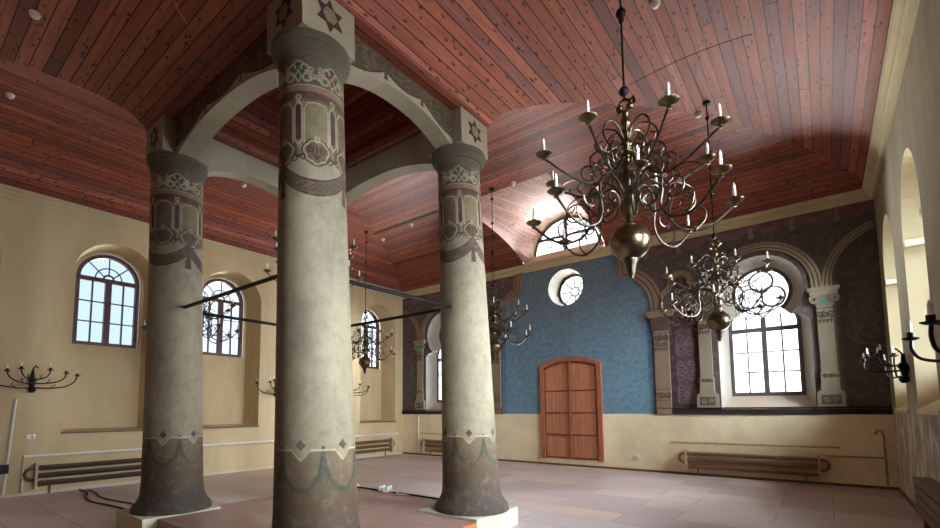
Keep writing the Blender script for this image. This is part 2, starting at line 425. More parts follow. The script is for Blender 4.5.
# ---- back wall: painted mural above, cream wainscot below
def keyhole(c, hw, zb, zsh, cz, r, n=14):
    """jamb, shoulder arc, neck, round head; right half then mirrored. returns list from bottom-left clockwise"""
    a = math.asin(min(1, .74)); nx = r * math.cos(a); nz = cz - r * math.sin(a)   # neck
    R = [(hw, zb), (hw, zsh)]
    for i in range(1, 7):
        t = i / 6 * PI / 2; R.append((nx + (hw - nx) * math.cos(t), zsh + (nz - zsh) * math.sin(t)))
    for i in range(1, n + 1):
        t = -a + (PI / 2 + a) * i / n; R.append((r * math.cos(t), cz + r * math.sin(t)))
    return [(c - x, z) for x, z in R] + [(c + x, z) for x, z in R[-2::-1]]
NB = -.955; ND = 2 * CX - NB                # window axes on the back wall
KO = {c: keyhole(c, .82, 1.44, 3.22, 3.95, .76) for c in (NB, ND)}
OC = (-5.36, 4.78, .5)
st = .0125
us = np.arange(XL, XR + st / 2, st); us[-1] = XR; vs = np.arange(RAIL, HT + .121, st)
U, V = np.meshgrid(us, vs, indexing='ij')
def inpoly(U, V, P):
    P = np.asarray(P); ins = np.zeros(U.shape, bool)
    for (x0, y0), (x1, y1) in zip(P, np.roll(P, -1, 0)):
        if y0 == y1: continue
        ins ^= ((V > min(y0, y1)) & (V <= max(y0, y1)) & (U < (V - y0) * (x1 - x0) / (y1 - y0) + x0))
    return ins
Uc, Vc = np.meshgrid((us[:-1] + us[1:]) / 2, (vs[:-1] + vs[1:]) / 2, indexing='ij')
hole = np.hypot(Uc - OC[0], Vc - OC[1]) < OC[2]
for c in KO: hole |= inpoly(Uc, Vc, KO[c])
# snap boundary vertices to the true outlines
X, Z = U.copy(), V.copy()
hp = np.pad(hole, 1); cnt = hp[:-1, :-1].astype(int) + hp[1:, :-1] + hp[:-1, 1:] + hp[1:, 1:]
bd = (cnt > 0) & (cnt < 4)
ol = np.concatenate([np.asarray(sum([[(a[0] + (b[0] - a[0]) * t, a[1] + (b[1] - a[1]) * t) for t in np.linspace(0, 1, 60)] for a, b in zip(KO[c], KO[c][1:] + KO[c][:1])], [])) for c in KO] + [np.asarray(arc(OC[0], OC[1], OC[2], 0, 360, 300))])
for i, j in np.argwhere(bd):
    d = (ol[:, 0] - U[i, j]) ** 2 + (ol[:, 1] - V[i, j]) ** 2; k = d.argmin(); X[i, j], Z[i, j] = ol[k]
mm = np.abs(U - CX)
p = Paint(U, V, (98, 88, 84))
n1 = np.sin(U * 9 + np.sin(V * 2.1) * .8) * .5 + .5
p.fill(n1 * (mm > 5.3), (104, 94, 88), .3)                                       # curtain folds in the outer bays
p.fill((mm > 3.2) & (mm < 5.3), (84, 72, 72), .5)
p.fill((mm > 5.62), (78, 72, 70), .5)
# outer-bay painted curtain gathered by a tie
for sgn in (1, -1):
    q = CX + sgn * 5.75
    for k in range(7): p.stroke(catmull([(q + sgn * (.05 + .09 * k), 3.7 - .02 * k), (q + sgn * (.03 + .05 * k), 3.2), (q + sgn * .04, 2.75)], 6), .022, (112, 100, 88), .5)
    for k in range(6): p.stroke(catmull([(q + sgn * .04, 2.75), (q + sgn * (.02 + .045 * k), 2.3), (q + sgn * (.0 + .07 * k), 1.62)], 6), .022, (104, 92, 80), .45)
    p.stroke(catmull([(q - sgn * .1, 3.0), (q + sgn * .04, 2.75), (q + sgn * .3, 2.66), (q + sgn * .5, 2.6)], 6), .03, (128, 114, 96), .6)
# valance of swags and tassels under the cornice
for sgn in (1, -1):
    for k in range(-1, 6):
        a = 2.08 + .72 * k + .0; 
        if a < 1.3 or a > 6.1: continue
        sw = [(CX + sgn * (a + .72 * t), 5.34 - .17 * math.sin(PI * t)) for t in np.linspace(0, 1, 14)]
        p.poly([(CX + sgn * a, 5.6)] + sw + [(CX + sgn * (a + .72), 5.6)], (112, 80, 84), .9)
        for o in (0, .05, .1): p.stroke([(x, z + o) for x, z in sw], .026, (138, 108, 106), .7)
        p.poly([(CX + sgn * a - .035, 5.3), (CX + sgn * a + .035, 5.3), (CX + sgn * a + .06, 5.1), (CX + sgn * a - .06, 5.1)], (132, 118, 108), .9)
        p.disc(CX + sgn * a, 5.3, .04, (140, 124, 112), .9)
# panels between the pilasters: plum ground with paler arabesque
for sgn in (1, -1):
    c = CX + sgn * 2.83; sd = (U > CX) if sgn > 0 else (U < CX)
    p.fill(sd & (mm > 2.5) & (mm < 3.16) & (V > 1.5) & (V < 3.8), (74, 50, 58))
    p.fill(sd & (mm > 2.66) & (mm < 3.02) & (V > 1.58) & (V < 3.3), (90, 70, 76))
    for zc in (1.8, 2.35, 2.9):
        p.ring(c, zc, .05, .03, (142, 122, 126), .42)
        for s2 in (1, -1):
            for dz in (1, -1):
                p.stroke(spiral(c + s2 * .1, zc + dz * .14, .1, .025, -90 * dz, s2 * dz * 1.1), .03, (140, 120, 124), .42)
                p.stroke([(c, zc + dz * .05), (c + s2 * .07, zc + dz * .12)], .028, (140, 120, 124), .34)
                p.stroke(spiral(c + s2 * .17, zc + dz * .03, .035, .01, 0, s2 * 1.), .026, (140, 120, 124), .34)
        p.stroke([(c, zc - .26), (c, zc + .26)], .026, (132, 112, 116), .3)
    p.poly([(c - .24, 3.78), (c + .24, 3.78), (c + .28, 4.1), (c + .12, 4.5), (c - .12, 4.5), (c - .28, 4.1)], (78, 60, 56))
    for s2 in (1, -1):
        p.stroke(spiral(c + s2 * .15, 3.98, .12, .03, 90, s2 * 1.4), .034, (150, 130, 112), .8)
        p.stroke(spiral(c + s2 * .1, 4.22, .07, .032, 90, s2 * 1.2), .032, (146, 126, 108), .8)
        p.stroke(spiral(c + s2 * .14, 3.5, .12, .03, 90, -s2 * 1.3), .032, (132, 112, 108), .7)
    p.stroke([(c, 4.3), (c, 4.45)], .03, (150, 130, 112), .7)
# the blue field
low = (np.hypot(mm - 1.3, V - 3.95) < .83) & (V >= 3.9) & (mm >= 1.3); upp = (np.hypot(mm - .6, V - 4.95) < .83) & (V > 4.6)
blue = ((mm < 2.13) & (V < 3.95)) | low | upp | (mm < 1.3)
p.fill(blue, (102, 124, 138))
nz = (np.sin(U * 2.3 + V * 1.1) * np.sin(U * .9 - V * 2.3 + 1) * .5 + .5)
p.fill(blue * nz, (112, 132, 144), .5)
p.fill(blue & (mm > 2.0) & (V < 3.9), (46, 78, 112), .75)                         # darker border line
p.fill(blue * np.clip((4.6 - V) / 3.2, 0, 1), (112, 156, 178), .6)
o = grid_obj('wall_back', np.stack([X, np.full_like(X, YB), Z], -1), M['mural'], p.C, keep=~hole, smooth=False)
tag(o, 'end wall painted blue and dark plum above the dado', 'wall', None, 'structure')
m = MB(); m.quad(fB(XL, 0, 0), fB(XR, 0, 0), fB(XR, RAIL, 0), fB(XL, RAIL, 0)); m.build('wainscot', M['wainscot'], o)
# reveals of the back wall openings
m = MB()
for c in KO:
    B = keyhole(c, .66, 1.74, 3.3, 3.99, .55); loft(m, fB, KO[c], 0, B, .4)
m.build('window_reveal', M['reveal_b'], o)
m = MB()
for c in KO: m.prism([(0, 1.40), (-.02, 1.40), (-.02, 1.445), (.395, 1.75), (.4, 1.40)], lambda y, z, x: (x, YB + y, z), c - .82, c + .82)
m.build('window_sill', M['sill'], o)
m = MB(); A = arc(OC[0], OC[1], OC[2], 0, 360, 40); B = arc(OC[0], OC[1], .475, 0, 360, 40); loft(m, fB, A[:-1], 0, B[:-1], .62); m.build('round_window_reveal', M['reveal_grey'], o)

# dado band and moulding on the end wall (stops at the blue field)
for i, (a, b) in enumerate(((XL, CX - 2.14), (CX + 2.14, XR))):
    m = MB(); m.box(a, b, YB - .035, YB, RAIL - .01, 1.45); m.box(a, b, YB - .05, YB, 1.475, 1.50)
    tag(m.build('trim_%d' % (6 + i), M['dado']), 'dark band running below the painted end wall', 'trim', None, 'structure')
m = MB(); m.box(XL, XR, YB - .02, YB, 0, .05); tag(m.build('baseboard_back', M['slat']), 'dark skirting strip at the end wall', 'baseboard', None, 'structure')
m = MB(); m.box(XL, XL + .03, YF, YB, 0, .05); tag(m.build('baseboard_left', M['sill']), 'pale skirting strip at the left wall', 'baseboard', None, 'structure')
m = MB(); m.box(XR - .02, XR, YF, YB, 0, .06); tag(m.build('baseboard_right', M['slat']), 'dark skirting strip at the right wall', 'baseboard', None, 'structure')
# cornices
prof = [(0, 5.40), (.025, 5.40), (.035, 5.43), (.035, 5.47), (.055, 5.49), (.055, 5.555), (.09, 5.575), (.10, 5.62), (0, 5.62)]
for i, (f, u0, u1, nm) in enumerate(((lambda d, z, u: (XL + d, u, z), YF, YB, 'left'), (lambda d, z, u: (XR - d * 1.6, u, z), YF, YB, 'right'), (lambda d, z, u: (u, YB - d, z), XL, XR, 'end'))):
    m = MB(); m.prism(prof, f, u0, u1); tag(m.build('trim_%d' % (8 + i), M['cornice']), 'cream moulded cornice along the top of the %s wall' % nm, 'cornice', None, 'structure')

# ------------------------------------------------------------------ ceiling: four wooden vaults round the canopy
def trough(name, outer, inner, axis, lo, hi, t0=0., t1=1., clip=None, n=40, ns=2):
    """axis 0: boards along Y, t runs in x; axis 1: boards along X, t runs in y. lo/hi: (wall, canopy) ends along the boards"""
    ts = np.linspace(t0, t1, n + 1); z = zv(ts); w = outer + (inner - outer) * ts
    al = np.concatenate([[0], np.cumsum(np.hypot(np.diff(w), np.diff(z)))])
    a = lo[0] + (lo[1] - lo[0]) * ts; b = hi[0] + (hi[1] - hi[0]) * ts
    if clip: a = np.maximum(a, clip[0]); b = np.minimum(b, clip[1])
    s = np.linspace(0, 1, ns); A = a[:, None] + (b - a)[:, None] * s; W = np.repeat(w[:, None], ns, 1); Zz = np.repeat(z[:, None], ns, 1)
    P = np.stack([W, A, Zz], -1) if axis == 0 else np.stack([A, W, Zz], -1)
    return P, np.stack([np.repeat(al[:, None], ns, 1) + t0 * 3, A], -1)
def ceil(name, *a, label='', **k):
    P, uv = trough(name, *a, **k); o = grid_obj(name, P, M['wood'], uv=uv); tag(o, label, 'ceiling', None, 'structure'); return o
tm = .5; LX0, LX1 = -6.57, -4.18
ceil('ceiling', XR, BX1, 0, (YF, BY0), (YB, BY1), label='red board vault beside the right wall')
ceil('ceiling', XL, BX0, 0, (YF, BY0), (YB, BY1), label='red board vault beside the left wall')
ceil('ceiling', YF, BY0, 1, (XL, BX0), (XR, BX1), label='red board vault above the entrance end')
cb = ceil('ceiling', YB, BY1, 1, (XL, BX0), (XR, BX1), t0=tm, n=20, label='red board vault in front of the end wall')
for cl in ((XL, LX0), (LX1, XR)):
    P, uv = trough('x', YB, BY1, 1, (XL, BX0), (XR, BX1), t1=tm, clip=cl, n=20); grid_obj('vault_boards', P, M['wood'], uv=uv, parent=cb)
# lunette: small vault cut into the end vault towards the half-round window
LC, LR, LZ = (LX0 + LX1) / 2, (LX1 - LX0) / 2, 5.72
ny, nu = 24, 33; ys = np.linspace(YB, YB + (BY1 - YB) * tm, ny); th = np.linspace(0, PI, nu)
base = np.maximum(zv((YB - ys) / (YB - BY1)), 5.70); top = LZ + LR + (float(zv(tm)) - LZ - LR) * np.linspace(0, 1, ny) ** .9
rad = np.where(ys > YB - .6, LR + (1.02 - LR) * np.clip((ys - YB + .6) / .6, 0, 1), LR)
top = np.minimum(top, LZ + .08 + 1.02 + (YB - ys) * .25)
Xg = LC - rad[:, None] * np.cos(th)[None, :]
Zg = base[:, None] + (top - base)[:, None] * np.sin(th)[None, :] ** .9
one = np.ones((ny, 1)); Xg = np.concatenate([LX0 * one, Xg, LX1 * one], 1); Zg = np.concatenate([base[:, None] - .02, Zg, base[:, None] - .02], 1); nu += 2
Yg = np.repeat(ys[:, None], nu, 1)
arc_u = np.concatenate([[0], np.cumsum(np.hypot(np.diff(Xg[0]), np.diff(Zg[0])))])
grid_obj('lunette_boards', np.stack([Xg, Yg, Zg], -1), M['wood_glare'], uv=np.stack([np.repeat(arc_u[None, :], ny, 0), Yg], -1), parent=cb)
# end wall inside the lunette, with its half-round opening and sill
m = MB(); inn = [(LC, LZ + .08)]
A = arc(LC, LZ + .1, 1.0, 0, 180, 32); B = arc(LC, LZ - .02, LR + .06, 0, 180, 32)
loft(m, fB, A, 0, B, 0, False); m.quad(fB(LC - LR, 5.5, 0), fB(LC + LR, 5.5, 0), fB(LC + LR, LZ + .1, 0), fB(LC - LR, LZ + .1, 0))
A2 = arc(LC, LZ + .1, .98, 0, 180, 32); loft(m, fB, A, 0, A2, .22, False); m.quad(fB(LC - 1, LZ + .1, 0), fB(LC + 1, LZ + .1, 0), fB(LC + 1, LZ + .1, .25), fB(LC - 1, LZ + .1, .25))
m.build('lunette_wall', M['reveal'], o if False else bpy.data.objects['wall_back'])
m = MB(); m.prism([(0, 5.6), (-.12, 5.6), (-.12, 5.64), (0, 5.8)], lambda y, z, x: (x, YB + y, z), LX0, LX1)
tag(m.build('trim_11', M['sill']), 'pale sloping ledge below the half-round window', 'ledge', None, 'structure')

m = MB(); m.box(XL + 2.05, LX0, 8.33, 8.37, float(zv(tm)) - .012, float(zv(tm)) + .02); m.build('crown_gap', M['iron'], cb)
m = MB(); xs_ = np.linspace(-.45, -2.0, 10); m.tube([(x, 6.7, float(zv((XR - x) / (XR - BX1))) + .002) for x in xs_], .007, 4); m.build('board_joint', M['iron'], bpy.data.objects['ceiling'])

# canopy ceiling: fascia ring, dark boarded box above the four arches
LEANX, LEANY = -.0236, -.0185                # the old pillars lean slightly
def lean(p): return (p[0] + LEANX * (p[2] - 1.5), p[1] + LEANY * (p[2] - 1.5), p[2])
CXS, CYS = (-3.70, -6.93), (2.57, 4.95)
m = MB()
for (a, b, c, d) in ((BX1 - .36, BX1, BY0, BY1), (BX0, BX0 + .36, BY0, BY1)):
    m.quad((a, c, 5.45), (b, c, 5.45), (b, d, 5.45), (a, d, 5.45), [(0, 0), (.36, 0), (.36, 3), (0, 3)])
for (a, b, c, d) in ((BX0, BX1, BY0, BY0 + .36), (BX0, BX1, BY1 - .36, BY1)):
    m.quad((a, c, 5.452), (b, c, 5.452), (b, d, 5.452), (a, d, 5.452), [(0, 0), (0, 4), (.36, 4), (.36, 0)])
for (a, b, c, d) in ((BX1 - .52, BX1, BY0, BY1), (BX0, BX0 + .52, BY0, BY1), (BX0, BX1, BY0, BY0 + .52), (BX0, BX1, BY1 - .52, BY1)):
    m.quad((a, c, 5.535), (b, c, 5.535), (b, d, 5.535), (a, d, 5.535), [(0, 0), (.36, 0), (.36, 3), (0, 3)])
for x in (BX0, BX1): m.quad((x, BY0, 5.45), (x, BY1, 5.45), (x, BY1, 5.52), (x, BY0, 5.52), [(0, 0), (0, 3), (.2, 3), (.2, 0)])
for y in (BY0, BY1): m.quad((BX0, y, 5.45), (BX1, y, 5.45), (BX1, y, 5.52), (BX0, y, 5.52), [(0, 0), (0, 4), (.2, 4), (.2, 0)])
fo = m.build('ceiling', M['wood']); tag(fo, 'red fascia boards and boarded box over the four pillars', 'ceiling', None, 'structure')
ix0, ix1, iy0, iy1 = BX0 + .5, BX1 - .5, BY0 + .5, BY1 - .5
m = MB()
def strip(pa, pb, z0, z1):
    l = math.dist(pa, pb); m.quad((*pa, z0), (*pb, z0), (*pb, z1), (*pa, z1), [(0, 0), (0, l), (z1 - z0, l), (z1 - z0, 0)])
cs = [(ix0, iy0), (ix1, iy0), (ix1, iy1), (ix0, iy1)]
for a, b in zip(cs, cs[1:] + cs[:1]): strip(a, b, 5.5, 6.6)
cs2 = [(ix0 + .08, iy0 + .08), (ix1 - .08, iy0 + .08), (ix1 - .08, iy1 - .08), (ix0 + .08, iy1 - .08)]
for a, b in zip(cs2, cs2[1:] + cs2[:1]): strip(a, b, 5.5, 5.6)
for k in range(4):
    a, b, c, d = cs[k], cs[(k + 1) % 4], cs2[(k + 1) % 4], cs2[k]
    for z in (5.5, 5.6): m.quad((*a, z), (*b, z), (*c, z), (*d, z), [(0, 0), (0, 3), (.08, 3), (.08, 0)])
m.quad((ix0, iy0, 6.6), (ix1, iy0, 6.6), (ix1, iy1, 6.6), (ix0, iy1, 6.6), [(0, 0), (0, ix1 - ix0), (iy1 - iy0, ix1 - ix0), (iy1 - iy0, 0)])
m.build('canopy_boards', M['wood'], fo)

# ------------------------------------------------------------------ pillars
def column_paint(TH, Zc, slot0, dia0, tas0, r=.31):
    """TH angle (radians), pattern repeats every 60 degrees (swags: 120)"""
    def fold(off, per): return ((np.degrees(TH) - off + per / 2) % per - per / 2) * PI / 180 * r
    cream, dk = (156, 145, 122), (96, 72, 62)
    p = Paint(fold(slot0, 60), Zc, cream)
    p.fill(np.clip((2.6 - Zc) / 2.2, 0, 1), (134, 120, 94), .6)
    hw = 30 * PI / 180 * r
    # zone between capital and palmettes
    p.fill(Zc > 4.46, (98, 92, 78))
    p.fill((Zc > 4.46) & (Zc <= 4.62), (96, 84, 68))
    # arcaded brown zone
    p.fill((Zc > 3.78) & (Zc <= 4.46), (106, 82, 70))
    alt = ((np.degrees(TH) - slot0) % 120 < 60)
    p.fill((Zc > 3.78) & (Zc <= 4.31) & alt, (132, 120, 90))
    p.fill((Zc > 4.40) & (Zc <= 4.47), (144, 112, 92)); p.fill((Zc > 4.33) & (Zc <= 4.40), (84, 58, 54))
    lt = (180, 170, 144)
    p.stroke([(-hw, 4.465), (hw, 4.465)], .013, lt)
    # slots
    p.poly([(-.028, 3.94), (.028, 3.94), (.028, 4.28), (-.028, 4.28)], (70, 42, 42))
    p.stroke([(-.034, 3.94), (-.034, 4.26), (0, 4.31), (.034, 4.26), (.034, 3.94), (0, 3.89), (-.034, 3.94)], .014, lt)
    for s in (1, -1):
        p.stroke([(s * .054, 3.9), (s * .054, 4.23), (s * .085, 4.29), (s * hw, 4.305)], .013, lt)
    p.ring(0, 4.345, .024, .013, lt); p.disc(0, 4.345, .014, (140, 100, 84))
    # palmettes
    al2 = (((np.degrees(TH) - slot0 + 30) % 120) < 60)
    grn = (44, 78, 70)
    hd = np.hypot(p.U, (Zc - 4.60) * .9) < .066
    p.fill(hd & al2, grn); p.fill(hd & ~al2, (82, 48, 46))
    for s in (1, -1):
        p.stroke(spiral(s * .078, 4.545, .058, .012, 100, -s * 1.4), .02, lt); p.stroke(spiral(s * .05, 4.63, .055, .02, -80, s * .8), .018, lt)
        p.stroke(spiral(s * .135, 4.56, .042, .01, 90, s * 1.2), .018, lt); p.stroke([(0, 4.49), (s * .03, 4.55), (0, 4.61)], .013, lt)
        p.stroke(spiral(s * .12, 4.63, .028, .008, 0, -s * 1.), .012, lt)
        p.disc(s * .078, 4.545, .02, (58, 74, 64), .8)
    p.stroke([(-.066, 4.66), (-.03, 4.69), (0, 4.705), (.03, 4.69), (.066, 4.66)], .014, lt)
    # cartouches half way between the slots
    p.U = fold(slot0 + 30, 60)
    edge = 3.80 - .10 * np.exp(-(p.U / .07) ** 2) + .02 * np.cos(p.U * 60)
    p.fill((Zc > edge) & (Zc <= 3.8), (92, 74, 58))
    p.fill((np.abs(Zc - edge) < .012), (68, 52, 42))
    lob = [(0, 3.83, .062), (.062, 3.845, .046), (-.062, 3.845, .046), (.04, 3.79, .045), (-.04, 3.79, .045), (0, 3.755, .035), (.03, 3.885, .04), (-.03, 3.885, .04)]
    for u_, v_, r_ in lob: p.disc(u_, v_, r_ + .03, (84, 66, 50))
    for u_, v_, r_ in lob: p.disc(u_, v_, r_ + .012, lt)
    for u_, v_, r_ in lob: p.disc(u_, v_, r_, (110, 88, 72))
    for s in (1, -1):
        p.stroke(spiral(s * .05, 3.85, .036, .008, 90, -s * 1.2), .015, (58, 42, 36)); p.stroke([(0, 3.76), (s * .035, 3.81), (s * .03, 3.88)], .013, (60, 44, 38))
        p.stroke(spiral(s * .125, 3.77, .035, .01, 180, s), .013, (62, 48, 40))
    p.stroke([(0, 3.76), (0, 3.88)], .013, (60, 44, 38))
    p.stroke(spiral(0, 3.95, .03, .01, -90, 1), .012, lt)
    # draped band below, peaks with tassels every 120 degrees
    p.U = fold(tas0, 120); hl = 60 * PI / 180 * r
    c = 3.49 + .19 * (np.abs(p.U) / hl - 1) ** 2 * 1.0; tk = .078
    p.fill(np.abs(Zc - c) < tk, (98, 78, 62)); p.fill(np.abs(np.abs(Zc - c) - tk * .85) < .008, (60, 46, 38)); p.fill((np.abs(Zc - c) < tk * .45) & (np.sin(p.U * 95) * np.cos((Zc - c) * 110) > .2), (70, 56, 46))
    p.poly([(-.025, 3.60), (.025, 3.60), (.04, 3.41), (-.04, 3.41)], (78, 60, 46)); p.disc(0, 3.61, .03, (88, 70, 54))
    Zc = Zc - .045
    p.V = Zc
    # dado: brown foot with lozenges and green garlands
    p.U = fold(dia0, 60)
    lip = 1.12 - .09 * np.clip(1 - np.abs(p.U) / .075, 0, 1)
    foot = Zc < lip
    p.fill(foot, (112, 96, 74)); p.fill(foot * np.clip((1.0 - Zc) / .3, 0, 1), (80, 60, 44), .85); p.fill(np.abs(Zc - lip) < .006, (186, 174, 146))
    p.fill(foot & (np.abs(p.U) < .004), (92, 72, 58), .6)
    p.poly([(0, 1.115), (.04, 1.16), (0, 1.205), (-.04, 1.16)], (78, 58, 50))
    g = (54, 62, 50)
    for s in (1, -1): p.stroke(catmull([(s * hw * .98, 1.06), (s * hw * .75, .90), (s * hw * .4, .81), (0, .79)], 6), .028, g, .8)
    p.U = fold(dia0 + 30, 60)
    p.poly([(-.012, 1.13), (.012, 1.13), (.012, 1.155), (-.012, 1.155)], (78, 58, 50))
    p.poly([(-.015, 1.1), (.015, 1.1), (.045, .9), (.02, .84), (0, .9), (-.02, .82), (-.045, .9)], g, .65)
    # grimy flared foot
    p.fill(np.clip((.58 - Zc) / .2, 0, 1), (64, 56, 50), .9)
    return p.C
shaft_z = np.concatenate([np.array([.22, .25, .29, .33, .37, .41, .45, .5, .56, .62, .7, .78]), np.arange(.84, 1.24, .008), np.arange(1.26, 3.3, .05), np.arange(3.32, 4.74, .008), np.array([4.76, 4.79])])
prof_r = [(.22, .475), (.265, .475), (.30, .455), (.34, .42), (.39, .39), (.46, .372), (.6, .364), (1.2, .352), (1.5, .347), (2.5, .328), (3.5, .308), (4.5, .298), (4.8, .296)]
NTH = 300
def star_part(parent, f, c, zc, s):
    tri = lambda a0, k: [(c + k * s * math.sin(math.radians(a0 + 120 * i)), zc + k * s * math.cos(math.radians(a0 + 120 * i))) for i in range(3)]
    hexa = []
    for i in range(6):
        a = math.radians(60 * i); b = math.radians(60 * i + 30)
        hexa += [(c + s * math.sin(a), zc + s * math.cos(a)), (c + s * .577 * math.sin(b), zc + s * .577 * math.cos(b))]
    m = MB(); m.prism(hexa, f, .0, .006); m.lean(lean); st_ = m.build('star_emblem', M['star'], parent)
    m = MB(); m.prism([(c + s * .5 * math.sin(math.radians(60 * i + 30)), zc + s * .5 * math.cos(math.radians(60 * i + 30))) for i in range(6)], f, .006, .009); m.lean(lean); m.build('star_centre', M['star_in'], st_)
def pillar(cx, cy, rf, slot, dia, tas, label):
    root = empty('pillar'); tag(root, label, 'pillar', 'painted pillars of the canopy')
    face = math.atan2(-cy, -cx)                       # direction towards the viewer's side of the hall
    TH, Zc = np.meshgrid(np.linspace(0, 2 * PI, NTH, endpoint=False), shaft_z, indexing='ij')
    rr = np.interp(Zc, *zip(*prof_r)) * np.interp(Zc, [0, 1.5, 4.5], rf)
    A = face + TH                                     # positive = to the right as seen from the viewer
    P = np.stack([cx + rr * np.cos(A) + LEANX * (Zc - 1.5), cy + rr * np.sin(A) + LEANY * (Zc - 1.5), Zc], -1)
    grid_obj('shaft', P, M['column'], column_paint(TH, Zc, slot, dia, tas), wrap=True, parent=root)
    m = MB(); m.box(cx - .46, cx + .46, cy - .46, cy + .46, 0, .22); m.build('plinth', M['plinth'], root)
    k = rf[2]
    m = MB(); m.lathe([(.29 * k, 4.76), (.305 * k, 4.78), (.31 * k, 4.80), (.312 * k, 4.825), (.325, 4.83), (.33, 4.85), (.35, 4.862), (.358, 4.88), (.352, 4.893), (.37, 4.91), (.376, 4.94), (.37, 4.97), (.345, 4.985), (.30, 4.99)], 48, (cx, cy, 0)); m.lean(lean)
    m.build('capital', M['capital'], root, True)
    m = MB(); h = .298; m.box(cx - h, cx + h, cy - h, cy + h, 4.975, 5.47); m.lean(lean); m.build('abacus_block', M['cream'], root)
    for f, c in ((lambda u, z, d: (cx + h + d, u, z), cy), (lambda u, z, d: (u, cy - h - d, z), cx), (lambda u, z, d: (cx - h - d, u, z), cy), (lambda u, z, d: (u, cy + h + d, z), cx)):
        star_part(root, f, c, 5.24, .165)
    return root
pillar(CXS[0], CYS[0], (1.02, 1.0, 1.02), -23, -20, -57, 'nearest and widest painted pillar, in the middle of the picture')
pillar(CXS[0] - .02, CYS[1] - .015, (1.02, 1.0, .97), 0, 0, 30, 'painted pillar to the right of the nearest one, on a pale plinth')
pillar(CXS[1] + .015, CYS[0] + .012, (.98, .98, 1.07), 0, -19, 26, 'darker painted pillar at the left, near the left wall')
pillar(CXS[1], CYS[1], (1., .97, 1.), 10, 10, 40, 'far pillar of the canopy hidden behind the nearest pillar')

# arches between the pillars
def bimah_arch(a, b, axis, const, side, label):
    """axis 'y': runs along y between a and b at x=const. side: outward sign"""
    root = empty('arch'); tag(root, label, 'arch', 'arches between the pillars')
    n = 60; s = np.linspace(0, 1, n); L = b - a
    crown, spr = 5.18, 4.93
    zc = spr + (crown - spr) * (1 - np.abs(2 * s - 1) ** 2.3)
    def P(sv, z, d):                     # d inward from the outer face
        q = a + L * sv
        p = np.stack([np.full_like(q, const) - side * d, q, z], -1) if axis == 'y' else np.stack([q, np.full_like(q, const) - side * d, z], -1)
        p[..., 0] += LEANX * (p[..., 2] - 1.5); p[..., 1] += LEANY * (p[..., 2] - 1.5); return p
    w = np.linspace(0, 1, 22)
    Sg, Wg = np.meshgrid(s, w, indexing='ij'); Zg = zc[:, None] + (5.32 - zc[:, None]) * Wg
    # refine for paint
    s2 = np.linspace(0, 1, 240); zc2 = np.interp(s2, s, zc); w2 = np.linspace(0, 1, 60); S2, W2 = np.meshgrid(s2, w2, indexing='ij'); Z2 = zc2[:, None] + (5.46 - zc2[:, None]) * W2
    p = Paint(S2 * L, Z2, (176, 168, 148))
    dd = Z2 - zc2[:, None]; per = L / 3; fx = ((S2 * L) % per) / per
    edge = .13 - .085 * np.sin(PI * fx)
    p.fill(dd > edge, (78, 66, 52)); p.fill((dd > edge) & (dd < edge + .018), (52, 40, 32)); p.fill((dd > edge + .03) & (np.sin(S2 * L * 30 + 2.2 * np.sin(Z2 * 38)) * np.sin(Z2 * 46 + 2. * np.sin(S2 * L * 17)) > .2), (112, 98, 78), .7)
    for k in range(4):
        q = per * k; p.poly([(q - .015, 5.36), (q + .015, 5.36), (q + .03, 5.2), (q - .03, 5.2)], (86, 70, 56)); p.disc(q, 5.36, .025, (96, 80, 64))
    grid_obj('painted_face', P(S2, Z2, 0.), M['archpaint'], p.C, parent=root)
    D = np.linspace(0, .24, 4)
    Sd, Dd = np.meshgrid(s, D, indexing='ij'); grid_obj('soffit', P(Sd, np.repeat(zc[:, None], 4, 1), Dd), M['cream'], parent=root)
    Zi = zc[:, None] + (5.53 - zc[:, None]) * np.linspace(0, 1, 4)[None, :]; grid_obj('inner_face', P(np.repeat(s[:, None], 4, 1), Zi, .24), M['cream'], parent=root)
h = .29
bimah_arch(CYS[0] + h, CYS[1] - h, 'y', CXS[0] + .12, 1, 'painted arch from the nearest pillar to the right pillar')
bimah_arch(CXS[1] + h, CXS[0] - h, 'x', CYS[0] - .12, -1, 'painted arch from the left pillar to the nearest pillar')
bimah_arch(CXS[1] + h, CXS[0] - h, 'x', CYS[1] + .12, 1, 'far arch from the right pillar to the hidden pillar')
bimah_arch(CYS[0] + h, CYS[1] - h, 'y', CXS[1] - .12, -1, 'far arch from the left pillar to the hidden pillar')
# iron tie rods
def rod(a, b, label):
    m = MB(); m.tube([lean(a), lean(b)], .024, 8); tag(m.build('tie_rod', M['iron']), label, 'tie rod', 'iron tie rods')
rod((CXS[0], CYS[0] + .3, 2.8), (CXS[0], CYS[1] - .3, 2.82), 'black iron tie rod running from the nearest pillar to the right pillar')
rod((CXS[1] + .3, CYS[0], 2.88), (CXS[0] - .3, CYS[0], 2.88), 'black iron tie rod from the left pillar to the nearest pillar')
rod((CXS[1], CYS[0] + .3, 2.9), (CXS[1], CYS[1] - .3, 2.9), 'black iron tie rod crossing a left window, lower of the two there')
rod((CXS[1] + .3, CYS[1], 2.9), (CXS[0] - .3, CYS[1], 2.9), 'black iron tie rod crossing the far left window to the right pillar')

